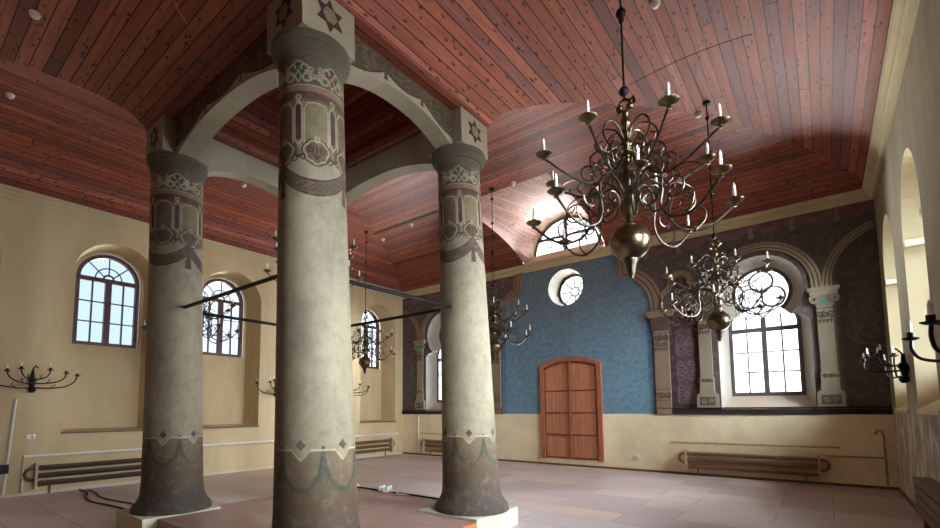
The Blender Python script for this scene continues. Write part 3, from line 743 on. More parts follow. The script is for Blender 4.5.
# low wooden platform between the pillars
root = empty('platform', (0, 0, 0)); tag(root, 'low reddish board platform between the pillars with orange cut edge', 'platform')
px0, px1, py0, py1 = -6.5, -3.26, 2.28, 5.28
m = MB(); m.box(-6.45, -4.19, py0, py1, .05, .2); m.build('deck_board', M['deck'], root)
m = MB(); m.box(-4.19, px1, 3.05, 4.43, .05, .2); m.build('deck_board', M['deck'], root)
m = MB(); m.box(px1, px1 + .03, 3.05, 4.43, .10, .202); m.build('edge_board', M['orange'], root)
m = MB(); m.box(-6.4, -4.2, py1, py1 + .02, .06, .2); m.build('edge_board', M['orange'], root)
m = MB(); m.box(-7.5, -6.55, 3.2, 4.4, .0, .05); tag(m.build('wooden_sheet', M['deck']), 'loose flat wooden sheet lying beyond the left pillar', 'wooden sheet')

# ------------------------------------------------------------------ windows
def fin(o, par): ALL.setdefault(par.name, []).append(o); return o
def arched_window(name, hw, zb, zs, rise, mat, label, rows=3, fan=True):
    root = empty(name); tag(root, label, 'window', None, 'structure')
    f = lambda u, z, d: (u, d, z); fr = .075
    A = outline(0, hw, zb, zs, rise); B = outline(0, hw - fr, zb + fr, zs, rise - fr)
    m = MB(); m.ribbon(B, A, f, -.05, .06, True)
    m.box(-.055, .055, -.05, .05, zb + fr, zs + (.0 if fan else rise - fr)); m.box(-hw + fr, hw - fr, -.05, .05, zs - .05, zs + .04)
    fin(m.build('window_frame', mat, root), root)
    m = MB(); zt = zs - .05
    for s in (-1, 1):
        c = s * (hw - fr + .055) / 2; m.box(c - .012, c + .012, -.03, .03, zb + fr, zt)
        for k in range(1, rows): z = zb + fr + (zt - zb - fr) * k / rows; m.box(min(s * .055, s * (hw - fr)), max(s * .055, s * (hw - fr)), -.03, .03, z - .012, z + .012)
    r1, r2 = .24, hw - fr
    for a in (45, 90, 135):
        ca, sa = math.cos(math.radians(a)), math.sin(math.radians(a))
        m.tube([(0 + .1 * ca, 0, zs + .1 * sa), (r2 * ca, 0, zs + (rise - fr) * sa)], .013, 4)
    m.tube([(x, 0, z) for x, z in arc(0, zs + .04, r1, 0, 180, 16)], .013, 4)
    m.tube([(x, 0, z) for x, z in arc(0, zs + .04, .09, 0, 180, 10)], .02, 4)
    fin(m.build('glazing_bars', mat, root), root)
    m = MB(); m.prism(B, f, .0, .006); fin(m.build('pane', M['glass'], root), root)
    return root
def place(o, name, loc, rz, label):
    c = copy_tree(o); c.name = name; c.location = loc; c.rotation_euler = (0, 0, rz); c['label'] = label; return c
w0 = arched_window('window_1', .58, 2.91, 4.35, .58, M['sash'], '')
wl_lab = ['arched brown window at the left edge of the hall, out of view', 'leftmost brown arched window in the left wall', 'brown arched window between the left and the nearest pillar', 'brown arched window hidden behind the nearest pillar', 'brown arched window nearest the painted end wall']
for k, c in enumerate(LW):
    loc = (XL - .66, c, 0)
    if k == 0: w0.location = loc; w0.rotation_euler = (0, 0, PI / 2); w0['label'] = wl_lab[0]
    else: place(w0, 'window_%d' % (k + 1), loc, PI / 2, wl_lab[k])
r0 = arched_window('window_6', .58, 1.85, 3.68, .76, M['sash'], '')
for k, c in enumerate(RW):
    loc = (XR + .6, c, 0); lb = ['arched window of the right wall farthest away', 'second arched window of the right wall from the end wall', 'third arched window of the right wall from the end wall', 'fourth arched window of the right wall, beside the viewer', 'arched window of the right wall behind the viewer', 'last arched window of the right wall'][k]
    if k == 0: r0.location = loc; r0.rotation_euler = (0, 0, -PI / 2); r0['label'] = lb
    else: place(r0, 'window_%d' % (6 + k), loc, -PI / 2, lb)
def key_window(name, label):
    root = empty(name); tag(root, label, 'window', None, 'structure'); f = lambda u, z, d: (u, d, z)
    A = keyhole(0, .66, 1.74, 3.3, 3.99, .56); B = keyhole(0, .585, 1.82, 3.28, 3.99, .485)
    m = MB(); m.ribbon(B, A, f, -.05, .06, True); m.box(-.05, .05, -.05, .05, 1.82, 3.42); m.box(-.6, .6, -.05, .05, 3.12, 3.22)
    fin(m.build('window_frame', M['sash_grey'], root), root)
    m = MB()
    for s in (-1, 1):
        c = s * .318; m.box(c - .016, c + .016, -.02, .02, 1.82, 3.12); m.box(c - .016, c + .016, -.02, .02, 3.22, 3.5)
        for k in (1, 2): z = 1.82 + 1.3 * k / 3; m.box(min(s * .05, s * .59), max(s * .05, s * .59), -.02, .02, z - .015, z + .015)
        m.tube([(x, 0, z) for x, z in catmull([(s * .44, 3.68), (s * .25, 3.62), (s * .08, 3.52), (0, 3.42)], 6)], .018, 5)
    for a in (90, 210, 330):
        m.tube([(.235 * math.cos(math.radians(a)) + x, 0, 4.0 + .235 * math.sin(math.radians(a)) + z) for x, z in arc(0, 0, .215, 0, 360, 28)[:-1]], .024, 5, True)
    fin(m.build('glazing_bars', M['sash_grey'], root), root)
    m = MB(); m.prism(B, f, 0, .006); fin(m.build('pane', M['glass'], root), root); return root
k0 = key_window('window_12', 'bright keyhole window with rosette at the right of the end wall'); k0.location = (NB, YB + .43, 0)
place(k0, 'window_13', (ND, YB + .43, 0), 0, 'keyhole window at the left of the end wall behind the right pillar')
root = empty('window_14', (OC[0], YB + .64, OC[1])); tag(root, 'small round window above the wooden door', 'window', None, 'structure')
f = lambda u, z, d: (u, d, z)
m = MB(); m.ribbon(arc(0, 0, .41, 0, 360, 40)[:-1], arc(0, 0, .485, 0, 360, 40)[:-1], f, -.06, .05, True); m.build('window_frame', M['sash_grey'], root)
m = MB(); m.tube([(x, 0, z) for x, z in arc(0, 0, .12, 0, 360, 24)[:-1]], .022, 5, True)
for a in range(8): ca, sa = math.cos(a * PI / 4), math.sin(a * PI / 4); m.tube([(.12 * ca, 0, .12 * sa), (.42 * ca, 0, .42 * sa)], .019, 4)
m.build('glazing_bars', M['sash_grey'], root)
m = MB(); m.prism(arc(0, 0, .42, 0, 360, 40)[:-1], f, 0, .006); m.build('pane', M['glass'], root)
root = empty('window_15', (LC, YB + .2, LZ + .1)); tag(root, 'half-round window up in the vault above the door', 'window', None, 'structure')
m = MB(); m.ribbon([(-.92, .06)] + arc(0, 0, .92, 176, 4, 30) + [(.92, .06)], [(-.99, 0)] + arc(0, 0, .99, 180, 0, 30) + [(.99, 0)], f, -.05, .05, True); m.box(-.06, .06, -.05, .05, .05, .93); m.box(-.9, .9, -.05, .05, .42, .50); m.build('window_frame', M['sash_grey'], root)
m = MB()
m.tube([(x, 0, z) for x, z in arc(0, .05, .6, 0, 180, 24)], .014, 4)
for a in (35, 60, 120, 145): ca, sa = math.cos(math.radians(a)), math.sin(math.radians(a)); m.tube([(.6 * ca, 0, .05 + .6 * sa), (.93 * ca, 0, .93 * sa)], .013, 4)
for x in (-.45, .45): m.tube([(x, 0, .05), (x, 0, .44)], .013, 4)
m.tube([(-.9, 0, .24), (.9, 0, .24)], .012, 4)
m.build('glazing_bars', M['sash_grey'], root)
m = MB(); m.prism(arc(0, 0, .95, 180, 0, 30), f, 0, .006); m.build('pane', M['glass'], root)

# ------------------------------------------------------------------ wooden double door
root = empty('door_1', (-5.29, YB, .17)); tag(root, 'reddish pine double door with segmental top in the blue wall', 'door', None, 'structure')
hw, zs, ri = .86, 2.5, .2
def dtop(x, hw=hw, z0=zs, r=ri): return z0 + r * (1 - (x / hw) ** 2)
xs = np.linspace(-hw, hw, 25); O = [(-hw, 0)] + [(x, dtop(x)) for x in xs] + [(hw, 0)]
xi = np.linspace(-hw + .11, hw - .11, 25); I = [(-hw + .11, 0)] + [(x, dtop(x) - .11) for x in xi] + [(hw - .11, 0)]
f = lambda u, z, d: (u, -d, z)
m = MB(); m.ribbon(I, O, f, 0, .075); m.build('door_frame', M['doorframe'], root)
for s in (-1, 1):
    a, b = sorted((s * .004, s * (hw - .115))); xx = np.linspace(a, b, 14)
    m = MB(); pts = [(a, 0.01)] + [(x, dtop(x) - .115) for x in xx] + [(b, .01)]
    n0 = len(m.v); m.prism(pts, f, 0.0, .03)
    # UVs for the plank grain
    m.uv = [[(m.v[i][0] + s, m.v[i][2]) for i in fc] for fc in m.f]
    lf = m.build('door_leaf', M['doorwood'], root)
    m = MB()
    st_ = .03
    m.box(a, a + st_, -.046, -.03, .01, dtop(a) - .14); m.box(b - st_, b, -.046, -.03, .01, dtop(b) - .125)
    for z in (.03, .62, 1.2, 1.78): m.box(a, b, -.05, -.03, z, z + .034)
    m.ribbon([(x, dtop(x) - .17) for x in xx], [(x, dtop(x) - .118) for x in xx], f, .03, .048)
    m.build('rails', M['doorline'], lf)
m = MB(); m.box(-.022, .022, -.07, -.045, .02, dtop(0) - .13); m.build('cover_strip', M['doorframe'], root)
m = MB(); m.sphere((.05, -.075, 1.08), .022, 10, 6); m.tube([(.05, -.05, 1.08), (.05, -.07, 1.08)], .01); m.build('door_knob', M['iron'], root)

# ------------------------------------------------------------------ pilasters and painted arch bands on the end wall
fW = lambda u, z, d: (u, YB - d, z)
def leaf_capital(m, x, hw, z0, z1):
    for r_ in range(2):
        for k in range(4):
            u = x - hw + 2 * hw * (k + .5 * (1 + 0)) / 4 + (0 if r_ == 0 else hw / 4 * .0); zb = z0 + r_ * (z1 - z0) * .42; hh = (z1 - z0) * .48; w = hw / 4
            m.prism([(u - w * .9, zb), (u + w * .9, zb), (u + w, zb + hh * .6), (u + w * .4, zb + hh), (u - w * .4, zb + hh), (u - w, zb + hh * .6)], fW, .04, .075 + .02 * r_)
def scroll_row(m, x0, x1, z, h, d, n=3):
    for k in range(n):
        u = x0 + (x1 - x0) * (k + .5) / n
        m.tube([fW(a, b, d) for a, b in spiral(u, z, h * .45, h * .1, 90 if k % 2 else -90, 1.3, 16)], h * .09, 4)
def pilaster_rich(x, label):
    root = empty('pilaster', (0, 0, 0)); tag(root, label, 'pilaster', 'pilasters on the end wall')
    m = MB(); m.box(x - .165, x + .165, YB - .05, YB, RAIL, 3.32); m.build('shaft', M['pilaster'], root)
    m = MB(); leaf_capital(m, x, .2, 3.34, 3.66); m.box(x - .19, x + .19, YB - .06, YB, 3.31, 3.345); m.box(x - .19, x + .19, YB - .045, YB, 3.345, 3.66); m.build('capital', M['relief'], root)
    m = MB(); m.box(x - .30, x + .30, YB - .10, YB, 3.66, 3.79); m.box(x - .27, x + .27, YB - .085, YB, 3.63, 3.66); m.build('abacus', M['pilaster'], root)
    m = MB(); scroll_row(m, x - .15, x + .15, 3.14, .16, .055, 3); scroll_row(m, x - .15, x + .15, 2.98, .12, .055, 4)
    for k in range(5): u = x - .13 + .065 * k; m.prism([(u - .03, 2.9), (u + .03, 2.9), (u, 2.82)], fW, .05, .062)
    m.build('upper_ornament', M['relief'], root); m = MB(); scroll_row(m, x - .15, x + .15, 1.80, .16, .055, 3)
    m.box(x - .17, x + .17, YB - .058, YB - .05, 1.67, 1.685); m.box(x - .17, x + .17, YB - .058, YB - .05, 1.92, 1.935); m.build('lower_ornament', M['relief'], root)
    m = MB(); m.box(x - .17, x + .17, YB - .058, YB - .05, 3.24, 3.255); m.build('moulding', M['relief'], root)
def pilaster_plain(x, label, volute=True):
    root = empty('pilaster', (0, 0, 0)); tag(root, label, 'pilaster', 'pilasters on the end wall')
    m = MB(); m.prism([(x - .125, 2.16), (x + .125, 2.16), (x + .125, 3.48), (x - .125, 3.48)], fW, 0, .05); m.build('shaft', M['pilaster_grey'], root)
    m = MB(); m.box(x - .14, x + .14, YB - .06, YB, 2.04, 2.16); m.prism([(x - .15, 1.80), (x + .15, 1.80), (x + .135, 2.04), (x - .135, 2.04)], fW, 0, .06)
    m.box(x - .215, x + .215, YB - .07, YB, 1.5, 1.78); m.box(x - .19, x + .19, YB - .075, YB, 1.775, 1.81); m.build('base', M['pilaster_grey'], root)
    m = MB(); m.box(x - .15, x + .15, YB - .076, YB - .07, 1.55, 1.73); m.build('base_panel', M['relief'], root)
    m = MB()
    for s in (-1, 1): m.tube([fW(a, b, .078) for a, b in spiral(x + s * .07, 1.64, .06, .015, 0, s * 1.4, 16)], .008, 4)
    m.build('base_scroll', M['pilaster_grey'], root)
    m = MB(); scroll_row(m, x - .12, x + .12, 2.1, .09, .062, 5); m.build('lower_ornament', M['relief'], root); m = MB(); scroll_row(m, x - .12, x + .12, 3.3, .15, .055, 3)
    for k in range(4): u = x - .09 + .06 * k; m.prism([(u - .028, 3.2), (u + .028, 3.2), (u, 3.12)], fW, .05, .06)
    m.box(x - .127, x + .127, YB - .056, YB - .05, 3.42, 3.435); m.build('upper_ornament', M['relief'], root)
    m = MB(); m.box(x - .14, x + .14, YB - .06, YB, 3.48, 3.70); m.build('capital', M['pilaster_grey'], root)
    m = MB()
    if volute:
        for s in (-1, 1): m.tube([fW(a, b, .075) for a, b in spiral(x + s * .15, 3.60, .085, .015, 90, -s * 2., 30)], [.02 - .012 * i / 30 for i in range(31)], 5)
        m.tube([fW(x - .15, 3.685, .075), fW(x + .15, 3.685, .075)], .02, 5)
        m.build('volutes', M['pilaster_grey'], root)
        m = MB()
        for k in range(4): u = x - .075 + .05 * k; m.prism([(u - .022, 3.49), (u + .022, 3.49), (u + .03, 3.56), (u, 3.62), (u - .03, 3.56)], fW, .06, .075)
        m.build('acanthus_leaves', M['green'], root)
    else:
        leaf_capital(m, x, .16, 3.46, 3.68); m.build('acanthus_leaves', M['relief'], root)
    m = MB(); m.box(x - .25, x + .25, YB - .11, YB, 3.77, 3.84); m.box(x - .22, x + .22, YB - .09, YB, 3.70, 3.77); m.build('abacus', M['pilaster_grey'], root)
mir = lambda x: 2 * CX - x
pilaster_rich(-2.95, 'leafy tan pilaster at the right edge of the blue field'); pilaster_rich(mir(-2.95), 'leafy tan pilaster at the left edge of the blue field')
pilaster_plain(-2.03, 'slim tan pilaster left of the bright keyhole window', False); pilaster_plain(mir(-2.03), 'slim tan pilaster right of the left keyhole window', False)
pilaster_plain(.10, 'scroll-topped pilaster right of the bright keyhole window'); pilaster_plain(mir(.10), 'scroll-topped pilaster in the far left corner of the end wall')
def band(name, pts, w, label, mats=('band', 'band_dark'), cat='arch band'):
    """moulded band following an open 2D curve on the wall; w measured outwards (left of the direction)"""
    root = empty(name); tag(root, label, cat, 'moulded arch bands on the end wall')
    def clampz(q): return [(min(max(u, XL), XR), min(v, 5.42)) for u, v in q]
    A, B = clampz(pts), clampz(offset(pts, w)); m = MB(); m.ribbon(A, B, fW, 0, .022); m.build('band', M[mats[1]], root)
    m = MB()
    for a, b in ((0, .22), (.34, .66), (.78, 1.)):
        m.ribbon(clampz(offset(pts, w * a)), clampz(offset(pts, w * b)), fW, .02, .036)
    m.build('moulding', M[mats[0]], root)
def mirror(pts): return [(mir(x), z) for x, z in pts][::-1]
# big trefoil over the blue field (right flank and left flank)
t1 = [(CX + 2.13, 3.80)] + [(CX + x, z) for x, z in arc(1.3, 3.95, .83, 0, 76, 18)] + [(CX + x, z) for x, z in arc(.6, 4.95, .83, -10, 42, 10)]
t1 = t1[::-1]                                                         # so that outwards is on the left side
band('arch_band', t1, .26, 'tan moulded arch flank at the right of the blue field')
band('arch_band', mirror(t1), .26, 'tan moulded arch flank at the left of the blue field')
# window arch and corner arch
wa = [(NB + 1.0 * -.88, 3.84)] + arc(NB, 3.94, .87, 180, 0, 36) + [(NB + .88, 3.84)]
band('arch_band', wa, .17, 'tan moulded arch around the bright keyhole window', ('pilaster_grey', 'band_dark')); band('arch_band', [(mir(x), z) for x, z in wa][::-1], .17, 'tan moulded arch around the left keyhole window')
ca_ = [(.24, 3.84)] + arc(1.24, 3.90, 1.0, 180, 108, 20)
band('arch_band', ca_, .15, 'tan quarter arch running into the right corner', ('pilaster_grey', 'band_dark')); band('arch_band', mirror(ca_), .15, 'tan quarter arch running into the left corner')
# small trefoil heads between the pilasters
tf = [(-2.92, 3.8)] + arc(-2.72, 4.02, .17, 200, 110, 8) + arc(-2.49, 4.42, .15, 200, -20, 16) + arc(-2.26, 4.02, .17, 70, -20, 8) + [(-2.07, 3.8)]
band('arch_band', tf, .11, 'small trefoil arch beside the bright keyhole window'); band('arch_band', mirror(tf), .11, 'small trefoil arch beside the left keyhole window')
for x, lb in ((-2.49, 'narrow tan bar under the small trefoil arch at right'), (mir(-2.49), 'narrow tan bar under the small trefoil arch at left')):
    m = MB(); m.box(x - .33, x + .33, YB - .03, YB, 3.72, 3.79); tag(m.build('panel_bar', M['band']), lb, 'moulding')

# ------------------------------------------------------------------ chandeliers
def chand_meshes():
    D = {}
    def radial(pts): return [(r, 0, z) for r, z in pts]
    # lower S arm, in units of the large chandelier (z measured from the centre of the globe)
    m = MB()
    main = catmull([(.05, .40), (.12, .50), (.22, .54), (.31, .47), (.33, .33), (.31, .20), (.37, .09), (.50, .045), (.63, .08), (.74, .17), (.79, .22)], 5)
    m.tube(radial(main), .0105, 6)
    m.tube(radial(spiral(.43, .28, .12, .02, 200, -1.35, 24)), [.008] * 25, 5)
    m.tube(radial(spiral(.19, .34, .12, .02, 20, -1.3, 24)), [.008] * 25, 5)
    m.tube(radial(catmull([(.50, .045), (.57, .12), (.58, .2), (.53, .24), (.49, .2)], 5)), .007, 5)
    m.tube(radial(catmull([(.25, .53), (.36, .58), (.41, .52), (.37, .47)], 5)), .007, 5)
    for c in ((.31, .33), (.50, .045)): m.sphere((c[0], 0, c[1]), .016, 8, 6)
    D['arm_low'] = m
    m = MB()
    main = catmull([(.045, .72), (.11, .66), (.20, .55), (.31, .50), (.43, .53), (.55, .60), (.65, .67), (.71, .71)], 5)
    m.tube(radial(main), .010, 6)
    m.tube(radial(spiral(.20, .70, .13, .02, -60, 1.3, 24)), [.0075] * 25, 5)
    m.tube(radial(spiral(.33, .60, .085, .015, -120, 1.2, 22)), [.0065] * 23, 5)
    m.tube(radial(catmull([(.43, .53), (.53, .50), (.57, .44), (.52, .41), (.49, .45)], 5)), .0065, 5)
    D['arm_up'] = m
    m = MB()
    m.tube(radial(catmull([(.03, .90), (.08, .99), (.16, 1.02), (.23, .97), (.25, .88), (.20, .81), (.14, .83), (.14, .89)], 5)), .008, 5)
    m.tube(radial(catmull([(.04, .82), (.12, .80), (.20, .74), (.27, .74), (.30, .79), (.26, .82)], 5)), .007, 5)
    D['scroll'] = m
    m = MB(); m.lathe([(.012, -.035), (.02, -.03), (.012, -.015), (.03, -.006), (.058, .012), (.062, .02), (.05, .014), (.02, .01), (.018, .045), (.014, .05)], 16); D['pan'] = m
    m = MB(); m.lathe([(.0125, .045), (.0125, .10), (.01, .106)], 10); D['candle'] = m
    m = MB(); m.lathe([(.008, .104), (.0125, .118), (.0115, .136), (.005, .155), (.001, .162)], 10); D['bulb'] = m
    m = MB(); m.lathe([(.001, -.165), (.05, -.162), (.095, -.14), (.135, -.09), (.155, -.03), (.158, -.004), (.162, -.004), (.162, .004), (.158, .004), (.155, .03), (.135, .09), (.095, .14), (.05, .162), (.001, .165)], 36, (0, 0, 0), False); D['globe'] = m
    m = MB(); m.lathe([(.001, -.315), (.018, -.31), (.026, -.28), (.036, -.25), (.044, -.2), (.06, -.165), (.062, -.15), (.04, -.135)], 20); D['pend'] = m
    m = MB(); m.lathe([(.045, .15), (.04, .17), (.03, .19), (.055, .22), (.075, .27), (.07, .32), (.045, .36), (.035, .38), (.075, .395), (.08, .41), (.04, .43), (.032, .45), (.055, .49), (.06, .54), (.04, .60), (.03, .62), (.07, .635), (.072, .65), (.035, .67), (.03, .69), (.048, .725), (.048, .75), (.025, .79), (.05, .83), (.052, .86), (.025, .90), (.045, .935), (.045, .965), (.022, 1.0), (.042, 1.03), (.042, 1.06), (.02, 1.1), (.03, 1.12), (.018, 1.15)], 20); D['stem'] = m
    m = MB(); m.tube([(.045 * math.cos(a), 0, 1.2 + .055 * math.sin(a)) for a in np.linspace(0, 2 * PI, 17)[:-1]], .014, 6, True)
    m.sphere((.045, 0, 1.18), .032, 10, 7); m.sphere((-.04, 0, 1.19), .028, 10, 7); m.tube([(.04, 0, 1.22), (.075, 0, 1.25), (.085, 0, 1.19)], .015, 6); m.tube([(-.035, 0, 1.23), (-.065, 0, 1.2), (-.05, 0, 1.14)], .012, 6); D['eagle'] = m
    return D
CM = chand_meshes(); CD = {}
def cpart(key, name, mat, parent):
    if key in CD: o = bpy.data.objects.new(name, CD[key]); COL.objects.link(o)
    else: o = CM[key].build(name, mat, None, True); CD[key] = o.data
    o.parent = parent; return o
def chandelier(x, y, z, ztop, label, sc=1., ph1=.39, ph2=.72, rz=0.):
    root = empty('chandelier', (x, y, z)); root.scale = (sc, sc, sc); tag(root, label, 'chandelier', 'brass chandeliers')
    cpart('globe', 'globe', M['brass'], root).scale = (1.05, 1.05, .9); cpart('pend', 'pendant', M['brass_dark'], root); cpart('stem', 'stem', M['brass'], root); cpart('eagle', 'finial', M['brass'], root)
    L = (ztop - z) / sc
    m = MB(); m.tube([(0, 0, 1.24), (0, 0, L)], .009, 6); k = 1.33
    m.sphere((0, 0, 1.33), .042, 12, 8)
    if L > 2.2: m.sphere((0, 0, 2.05), .045, 12, 8); m.sphere((0, 0, 1.98), .025, 10, 6)
    for q in np.arange(2.7, L - .1, .55): m.sphere((0, 0, q), .034, 10, 6)
    m.lathe([(.001, L - .05), (.05, L - .04), (.06, L), (.001, L + .01)], 12, (0, 0, 0), False); m.build('hanging_rod', M['iron'], root, True)
    for tier, ph, key, rr, zz in ((0, ph1, 'arm_low', .79, .24), (1, ph2, 'arm_up', .71, .73)):
        for i in range(8):
            a = ph + i * PI / 4; o = cpart(key, 'arm', M['brass_dark'], root); o.rotation_euler = (0, 0, a)
            for kk, nm, mt in (('pan', 'drip_pan', M['brass']), ('candle', 'candle', M['candle']), ('bulb', 'bulb', M['bulb'])):
                c = cpart(kk, nm, mt, o); c.location = (rr, 0, zz); c.scale = (1.12, 1.12, 1.) if kk == 'pan' else (1, 1, 1)
    for i in range(8):
        o = cpart('scroll', 'scroll', M['brass_dark'], root); o.rotation_euler = (0, 0, ph2 + PI / 8 + i * PI / 4)
    return root
ZC = float(zv(.5))
chandelier(-1.2, 3.86, 2.88, ZC, 'largest brass chandelier, hanging nearest in the upper right')
chandelier(-1.2, 7.95, 2.81, ZC, 'brass chandelier hanging before the bright keyhole window', 1., .1, .5)
chandelier(-5.47, 8.2, 2.83, ZC, 'brass chandelier half hidden by the right pillar, before the blue field', 1., .25, .6)
chandelier(-9.5, 8.1, 2.76, ZC, 'brass chandelier before the brown window nearest the end wall', 1., .3, .65)
chandelier(-9.5, 3.8, 2.82, ZC, 'brass chandelier half hidden by the left pillar', 1., .2, .1)
chandelier(-5.52, 3.78, 3.2, 6.6, 'brass chandelier hanging inside the canopy behind the nearest pillar', .78, .2, .62)

# ------------------------------------------------------------------ wall sconces
def sconce(f, y, z, label, flip=1):
    """f(u, z, d): u along the wall, d away from the wall"""
    root = empty('wall_sconce', f(y, z, 0)); tag(root, label, 'sconce', 'iron wall sconces'); o0 = Vector(f(y, z, 0))
    g = lambda u, zz, d: tuple(Vector(f(y + u, z + zz, d)) - o0)
    m = MB(); m.tube([g(0, -.17, .05), g(0, -.1, .05), g(0, .0, .05), g(0, .16, .05)], [.03, .045, .035, .02], 10); m.sphere(g(0, -.2, .06), .06, 12, 8); m.sphere(g(0, -.02, .06), .06, 12, 8)
    m.tube([g(0, -.05, 0), g(0, -.05, .1)], .035, 8); m.tube([g(0, .14, .05), g(0, .2, .09), g(.03, .24, .12), g(.05, .2, .14)], .012, 6); m.build('back_body', M['iron'], root, True)
    for u, d, zt, zr in ((.62, .2, .08, -.14), (-.62, .2, .08, -.14), (.40, .45, .10, -.06), (-.40, .45, .10, -.06), (.2, .3, .16, .02), (-.2, .3, .16, .02)):
        m = MB(); pts = catmull([g(0, zr - .02, .06), g(u * .3, zr - .03, .06 + d * .4), g(u * .7, zr - .0, d * .9), g(u * .93, zr + (zt - zr) * .45, d), g(u, zt, d)], 6); m.tube(pts, .011, 6)
        m.tube([tuple(Vector(pts[7]) + Vector((0, 0, .0))), tuple(Vector(pts[9]) + Vector((0, 0, .05))), tuple(Vector(pts[8]) + Vector((0, 0, .08)))], .007, 5); a = m.build('arm', M['iron'], root, True)
        c = g(u, zt, d)
        m = MB(); m.lathe([(.012, -.012), (.03, -.008), (.05, .002), (.05, .008), (.022, .006), (.022, .045), (.016, .045)], 12, c); m.build('drip_pan', M['iron'], a, True)
        m = MB(); m.lathe([(.0125, .04), (.0125, .08), (.009, .085)], 8, c); m.build('candle', M['candle'], a, True)
        m = MB(); m.lathe([(.007, .08), (.0125, .095), (.011, .11), (.001, .135)], 8, c); m.build('bulb', M['bulb'], a, True)
fSL = lambda u, z, d: (XL + d, u, z); fSR = lambda u, z, d: (XR - d, u, z)
sconce(fSL, 1.88, 2.12, 'black iron candle sconce left of the leftmost window')
sconce(fSL, 6.75, 2.12, 'black iron candle sconce half hidden behind the nearest pillar, left side')
sconce(fSL, 9.2, 2.12, 'black iron candle sconce right of the nearest pillar, on the left wall')
sconce(fSR, 9.0, 2.08, 'black iron candle sconce on the right wall by the end corner')
sconce(fSR, 4.12, 1.87, 'black iron candle sconce at the right edge, nearest the viewer')

# ------------------------------------------------------------------ radiators and pipes
def radiator(f, u0, u1, label, mat, seed=0):
    root = empty('radiator', f((u0 + u1) / 2, .1, 0)); tag(root, label, 'radiator', 'finned radiators'); o0 = Vector(root.location)
    g = lambda u, z, d: tuple(Vector(f(u, z, d)) - o0)
    for z in (.20, .34, .48):
        m = MB(); m.tube([g(u0 + .08, z, .09), g(u1 - .08, z, .09)], .03, 8)
        n = int((u1 - u0 - .2) / .036)
        for k in range(n):
            u = u0 + .1 + .036 * k; m.tube([g(u, z, .09), g(u + .014, z, .09)], .052, 8)
        m.build('finned_tube', mat, root)
    for u in (u0 + .08, u1 - .08):
        m = MB(); vs = [g(u - .018, .11, .02), g(u + .018, .57, .17)]
        a, b = vs; m.box(min(a[0], b[0]), max(a[0], b[0]), min(a[1], b[1]), max(a[1], b[1]), a[2], b[2]); m.build('end_plate', M['radplate'], root)
    for s, u in ((-1, u0), (1, u1)):
        m = MB(); m.tube(catmull([g(u - s * .06, .48, .09), g(u + s * .03, .46, .09), g(u + s * .07, .38, .09), g(u + s * .03, .3, .09), g(u - s * .06, .27, .09)], 5), .026, 7); m.build('pipe_bend', mat, root, True)
    for u in (u0 + .3, u1 - .3):
        m = MB(); a, b = g(u - .012, .0, .04), g(u + .012, .16, .07); m.box(min(a[0], b[0]), max(a[0], b[0]), min(a[1], b[1]), max(a[1], b[1]), a[2], b[2]); m.build('foot', mat, root)
fSB = lambda u, z, d: (u, YB - d, z)
radiator(fSL, 1.93, 4.4, 'dark finned radiator left of the left pillar, at the left wall', M['rad_dark'])
radiator(fSL, 8.55, 11.0, 'dark finned radiator at the left wall, right of the nearest pillar', M['rad'])
radiator(fSB, -2.6, -.08, 'long brown finned radiator under the bright keyhole window', M['rad'])
radiator(fSB, -10.5, -8.1, 'brown finned radiator in the far left corner of the end wall', M['rad'])
# plaster outline niches above radiators: stained ledges
for f, u0, u1, lb in ((fSB, -2.85, .18, 'stained plaster ledge above the long brown radiator'), (fSB, -10.7, -7.9, 'stained plaster ledge above the far corner radiator')):
    m = MB(); pts = [(.0, .70), (.015, .705), (.015, .72), (.0, .735)]; m.prism(pts, lambda d, z, u: f(u, z, d), u0, u1); tag(m.build('ledge', M['rust_pale']), lb, 'ledge')
def pipe(name, pts, r, mat, label, cat='pipe'):
    m = MB(); m.tube(pts, r, 8); return tag(m.build(name, M[mat], None, True), label, cat)
pipe('heating_pipe', [fSL(1.84, .06, .05), fSL(1.84, .70, .05), fSL(11.3, .70, .05)], .028, 'white', 'long white heating pipe along the left wall above the radiators')
pipe('conduit', [fSL(1.6, .05, .03), fSL(1.68, 1.75, .03)], .022, 'white', 'upright pale conduit at the left edge of the left wall')
m = MB(); m.box(XL, XL + .06, 1.53, 1.65, .42, .58); tag(m.build('switch_box', M['iron']), 'small dark box on the pale conduit at the left edge', 'switch box')
m = MB(); m.box(XL, XL + .04, 1.86, 1.98, 1.02, 1.1); m.sphere((XL + .05, 1.95, 1.06), .03, 8, 6); tag(m.build('wall_socket', M['plastic']), 'white socket on the left wall under the black sconce', 'socket')
pipe('drain_pipe', [fSB(.80, .04, .04), fSB(.80, .95, .04), fSB(.78, 1.04, .04), fSB(.72, 1.06, .04), fSB(.68, .98, .04)], .018, 'rust_pale', 'stained hooked upright pipe in the right corner of the end wall')
pipe('feed_pipe', [fSB(-.05, .56, .04), fSB(.79, .56, .04)], .014, 'rust_pale', 'thin stained pipe from the long radiator to the right corner')
pipe('corner_pipe', [fSB(-10.76, .05, .03), fSB(-10.76, 1.3, .03)], .02, 'white', 'thin upright pipe in the far left corner of the end wall')
pipe('thin_cable', catmull([fSB(-.92, .57, .15), fSB(-.8, .48, .19), fSB(-.74, .4, .19), fSB(-.5, .26, .19), fSB(-.12, .24, .19), fSB(.2, .2, .05)], 6), .007, 'white', 'thin pale cable draped over the long brown radiator', 'cable')
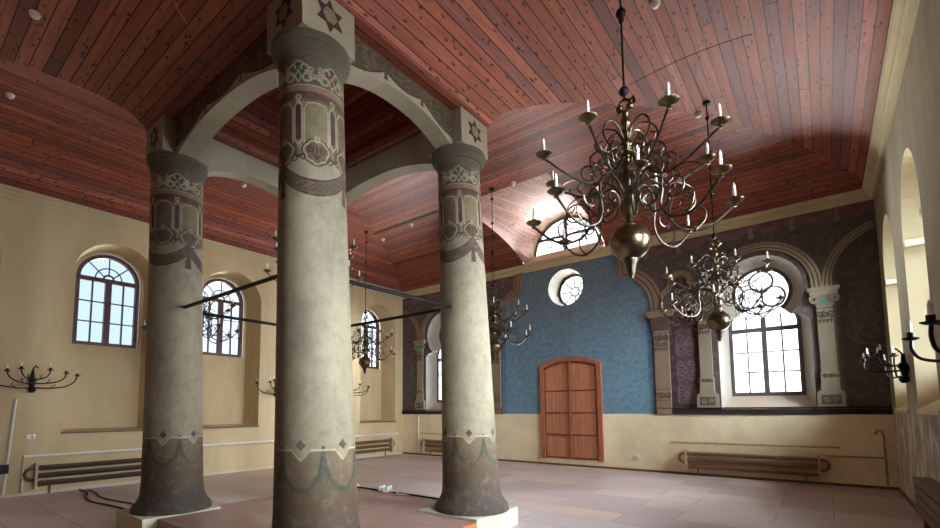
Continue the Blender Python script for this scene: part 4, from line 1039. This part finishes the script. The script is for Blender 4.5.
for x, z, lb in ((-3.6, .33, 'small white wall socket between the door and the long radiator'), (-7.6, .42, 'small white wall socket left of the wooden door')):
    m = MB(); m.box(x - .045, x + .045, YB - .025, YB, z - .045, z + .045); m.lathe([(.03, 0), (.03, .006), (.02, .004)], 12); m.v = [p if i < 8 else (x + p[0], YB - .025 - p[2], z + p[1]) for i, p in enumerate(m.v)]; tag(m.build('wall_socket', M['plastic']), lb, 'socket')
# slatted box on the right wall
root = empty('radiator_cover', (.86, 6.6, .22)); tag(root, 'brown slatted wooden box low on the right wall', 'radiator cover')
m = MB(); m.box(-.08, .09, -1.6, 1.36, .36, .42); m.build('top_board', M['slat'], root)
for z in (.02, .13, .24): m = MB(); m.box(-.075, -.045, -1.58, 1.34, z, z + .095); m.build('slat', M['slat'], root)
for y in (1.32, -1.6): m = MB(); m.box(-.045, .09, y, y + .03, .0, .36); m.build('end_board', M['slat'], root)
for y in (-1.4, 1.2): m = MB(); m.box(-.03, .09, y - .03, y + .03, -.22, .02); m.build('leg', M['slat'], root)

# ------------------------------------------------------------------ small things
def dome(x, y, label, z=None, grp=None):
    tl = min((XR - x) / (XR - BX1), 9); ts = [(XR - x) / (XR - BX1), (x - XL) / (BX0 - XL), (YB - y) / (YB - BY1), (y - YF) / (BY0 - YF)]
    zz = z if z else float(zv(min(t for t in ts if t > -1)))
    r = empty('smoke_detector', (x, y, zz)); tag(r, label, 'smoke detector', 'smoke detectors on the vaults')
    m = MB(); m.lathe([(.055, .0), (.055, -.02), (.05, -.025)], 16); m.build('base', M['plastic'], r, True)
    m = MB(); m.lathe([(.045, -.022), (.045, -.045), (.03, -.06), (.001, -.064)], 16, (0, 0, 0), False); m.build('sensor', M['plastic'], r, True)
dome(-1.31, 5.53, 'white smoke detector near the top edge, right of the large chandelier rod'); dome(-1.36, 8.18, 'white smoke detector just right of the large chandelier, on the vault edge')
dome(-8.2, 8.5, 'white smoke detector on the vault left of the right pillar'); dome(-4.95, 8.25, 'white smoke detector at the top of the bright lunette')
dome(-9.48, 4.7, 'white smoke detector between the left and nearest pillars'); dome(-9.45, 1.06, 'white smoke detector at the left edge, on the left vault'); dome(-6.95, .93, 'white smoke detector in the top left corner')
dome(-9.55, 8.75, 'white smoke detector where the left vault meets the end vault')
pts = [(-4.9, 1.35), (-5.02, 1.52), (-5.06, 1.66), (-5.2, 1.80), (-5.26, 1.92)]
m = MB(); m.tube([(x, y, float(zv((y - YF) / (BY0 - YF))) - .03 - .012 * (i % 2)) for i, (x, y) in enumerate(pts)], .006, 5); tag(m.build('loose_wire', M['orange'], None, True), 'thin pale wire dangling from the dark boards at top left', 'wire')
pipe('floor_cable', catmull([(-11.4, 2.65, .012), (-10.9, 2.66, .012), (-10.3, 2.5, .012), (-9.7, 2.44, .012), (-9.1, 2.52, .012), (-8.5, 2.56, .012), (-7.45, 2.5, .012)], 8), .014, 'rubber', 'black cable on the floor left of the left pillar', 'cable')
pipe('floor_cable', catmull([(-11.3, 2.76, .012), (-10.7, 2.74, .012), (-10.1, 2.66, .012), (-9.5, 2.7, .012), (-9.0, 2.78, .012), (-8.4, 2.77, .012), (-7.5, 2.8, .012)], 8), .012, 'rubber', 'second black cable on the floor, nearer the left wall', 'cable')
pipe('floor_cable', catmull([(-6.4, 5.2, .212), (-5.9, 5.22, .212), (-5.5, 5.2, .212), (-5.1, 5.23, .212), (-4.4, 5.22, .212)], 8), .012, 'rubber', 'dark cable along the far edge of the platform', 'cable')
m = MB()
for k in range(9):
    c = (-5.5 + random.uniform(-.1, .1), 5.14 + random.uniform(-.07, .07), .262 + random.uniform(0, .03)); m.sphere(c, random.uniform(.03, .05), 7, 5)
m.tube([(-5.5, 5.1, .22), (-5.3, 5.16, .25), (-5.2, 5.13, .215), (-5.05, 5.18, .215)], .012, 5)
tag(m.build('plastic_sheet', M['plastic']), 'crumpled white plastic lying on the far edge of the platform', 'plastic sheet')

# ------------------------------------------------------------------ daylight
wd = bpy.data.worlds.new('sky'); S.world = wd; wd.use_nodes = True; nt = wd.node_tree; bg = nt.nodes['Background']
tc = nt.nodes.new('ShaderNodeTexCoord'); sx = nt.nodes.new('ShaderNodeSeparateXYZ'); nt.links.new(tc.outputs['Generated'], sx.inputs[0])
def wmap(out, a, b):
    r = nt.nodes.new('ShaderNodeMapRange'); r.interpolation_type = 'SMOOTHSTEP'; r.inputs['From Min'].default_value = a; r.inputs['From Max'].default_value = b
    nt.links.new(sx.outputs[out], r.inputs['Value']); return r.outputs[0]
def wmix(f, a, b):
    n = nt.nodes.new('ShaderNodeMix'); n.data_type = 'RGBA'; nt.links.new(f, n.inputs[0])
    for i, v in ((6, a), (7, b)):
        if isinstance(v, tuple): n.inputs[i].default_value = v
        else: nt.links.new(v, n.inputs[i])
    return n.outputs[2]
# outdoor brightness shaped to light the hall: dim left, bright right and end
gz = wmap('Z', .02, -.25)
left = wmix(gz, (.46, .57, .70, 1), (.5, .52, .5, 1)); end = wmix(gz, (1.7, 1.8, 1.9, 1), (42., 41., 39., 1)); right = wmix(gz, (44., 46., 48., 1), (10., 9.6, 9., 1))
nt.links.new(wmix(wmap('X', .05, .5), wmix(wmap('Y', .25, .75), left, end), right), bg.inputs['Color']); bg.inputs['Strength'].default_value = 1.
def portal(loc, rz, w, h):
    l = bpy.data.lights.new('daylight_portal', 'AREA'); l.shape = 'RECTANGLE'; l.size = w; l.size_y = h; l.cycles.is_portal = True
    o = bpy.data.objects.new('daylight_portal', l); COL.objects.link(o); o.location = loc; o.rotation_euler = (-PI / 2, 0, rz)
for c in RW: portal((XR + .72, c, 3.15), -PI / 2, 1.2, 2.65)
for c in LW: portal((XL - .78, c, 3.92), PI / 2, 1.2, 2.1)
for c in (NB, ND): portal((c, YB + .55, 3.15), 0, 1.36, 2.85)
portal((OC[0], YB + .75, OC[1]), 0, .85, .85); portal((LC, YB + .32, LZ + .6), 0, 2.0, 1.1)

# ------------------------------------------------------------------ camera
F, PX, PY, YAW, PIT, ROLL = 465.218, 458.065, 368.759, -.6664, .0870, -.0074
fw = Vector((math.sin(YAW) * math.cos(PIT), math.cos(YAW) * math.cos(PIT), math.sin(PIT)))
r0_ = Vector((math.cos(YAW), -math.sin(YAW), 0)); u0_ = r0_.cross(fw)
rt = r0_ * math.cos(ROLL) + u0_ * math.sin(ROLL); up = -r0_ * math.sin(ROLL) + u0_ * math.cos(ROLL)
cam = bpy.data.cameras.new('camera'); co = bpy.data.objects.new('camera', cam); COL.objects.link(co)
mw = Matrix(((rt.x, up.x, -fw.x, 0), (rt.y, up.y, -fw.y, 0), (rt.z, up.z, -fw.z, 1.5), (0, 0, 0, 1))); co.matrix_world = mw
cam.sensor_width = 36; cam.lens = F / 940 * 36; cam.shift_x = (470 - PX) / 940; cam.shift_y = (PY - 264) / 940; cam.clip_start = .05
S.camera = co
vs_ = S.view_settings; vs_.view_transform = 'Standard'; vs_.look = 'None'; vs_.gamma = 1; vs_.use_curve_mapping = False; vs_.exposure = .95
S.cycles.diffuse_bounces = 6; S.cycles.max_bounces = 12; S.cycles.sample_clamp_indirect = 8; S.cycles.use_denoising = True
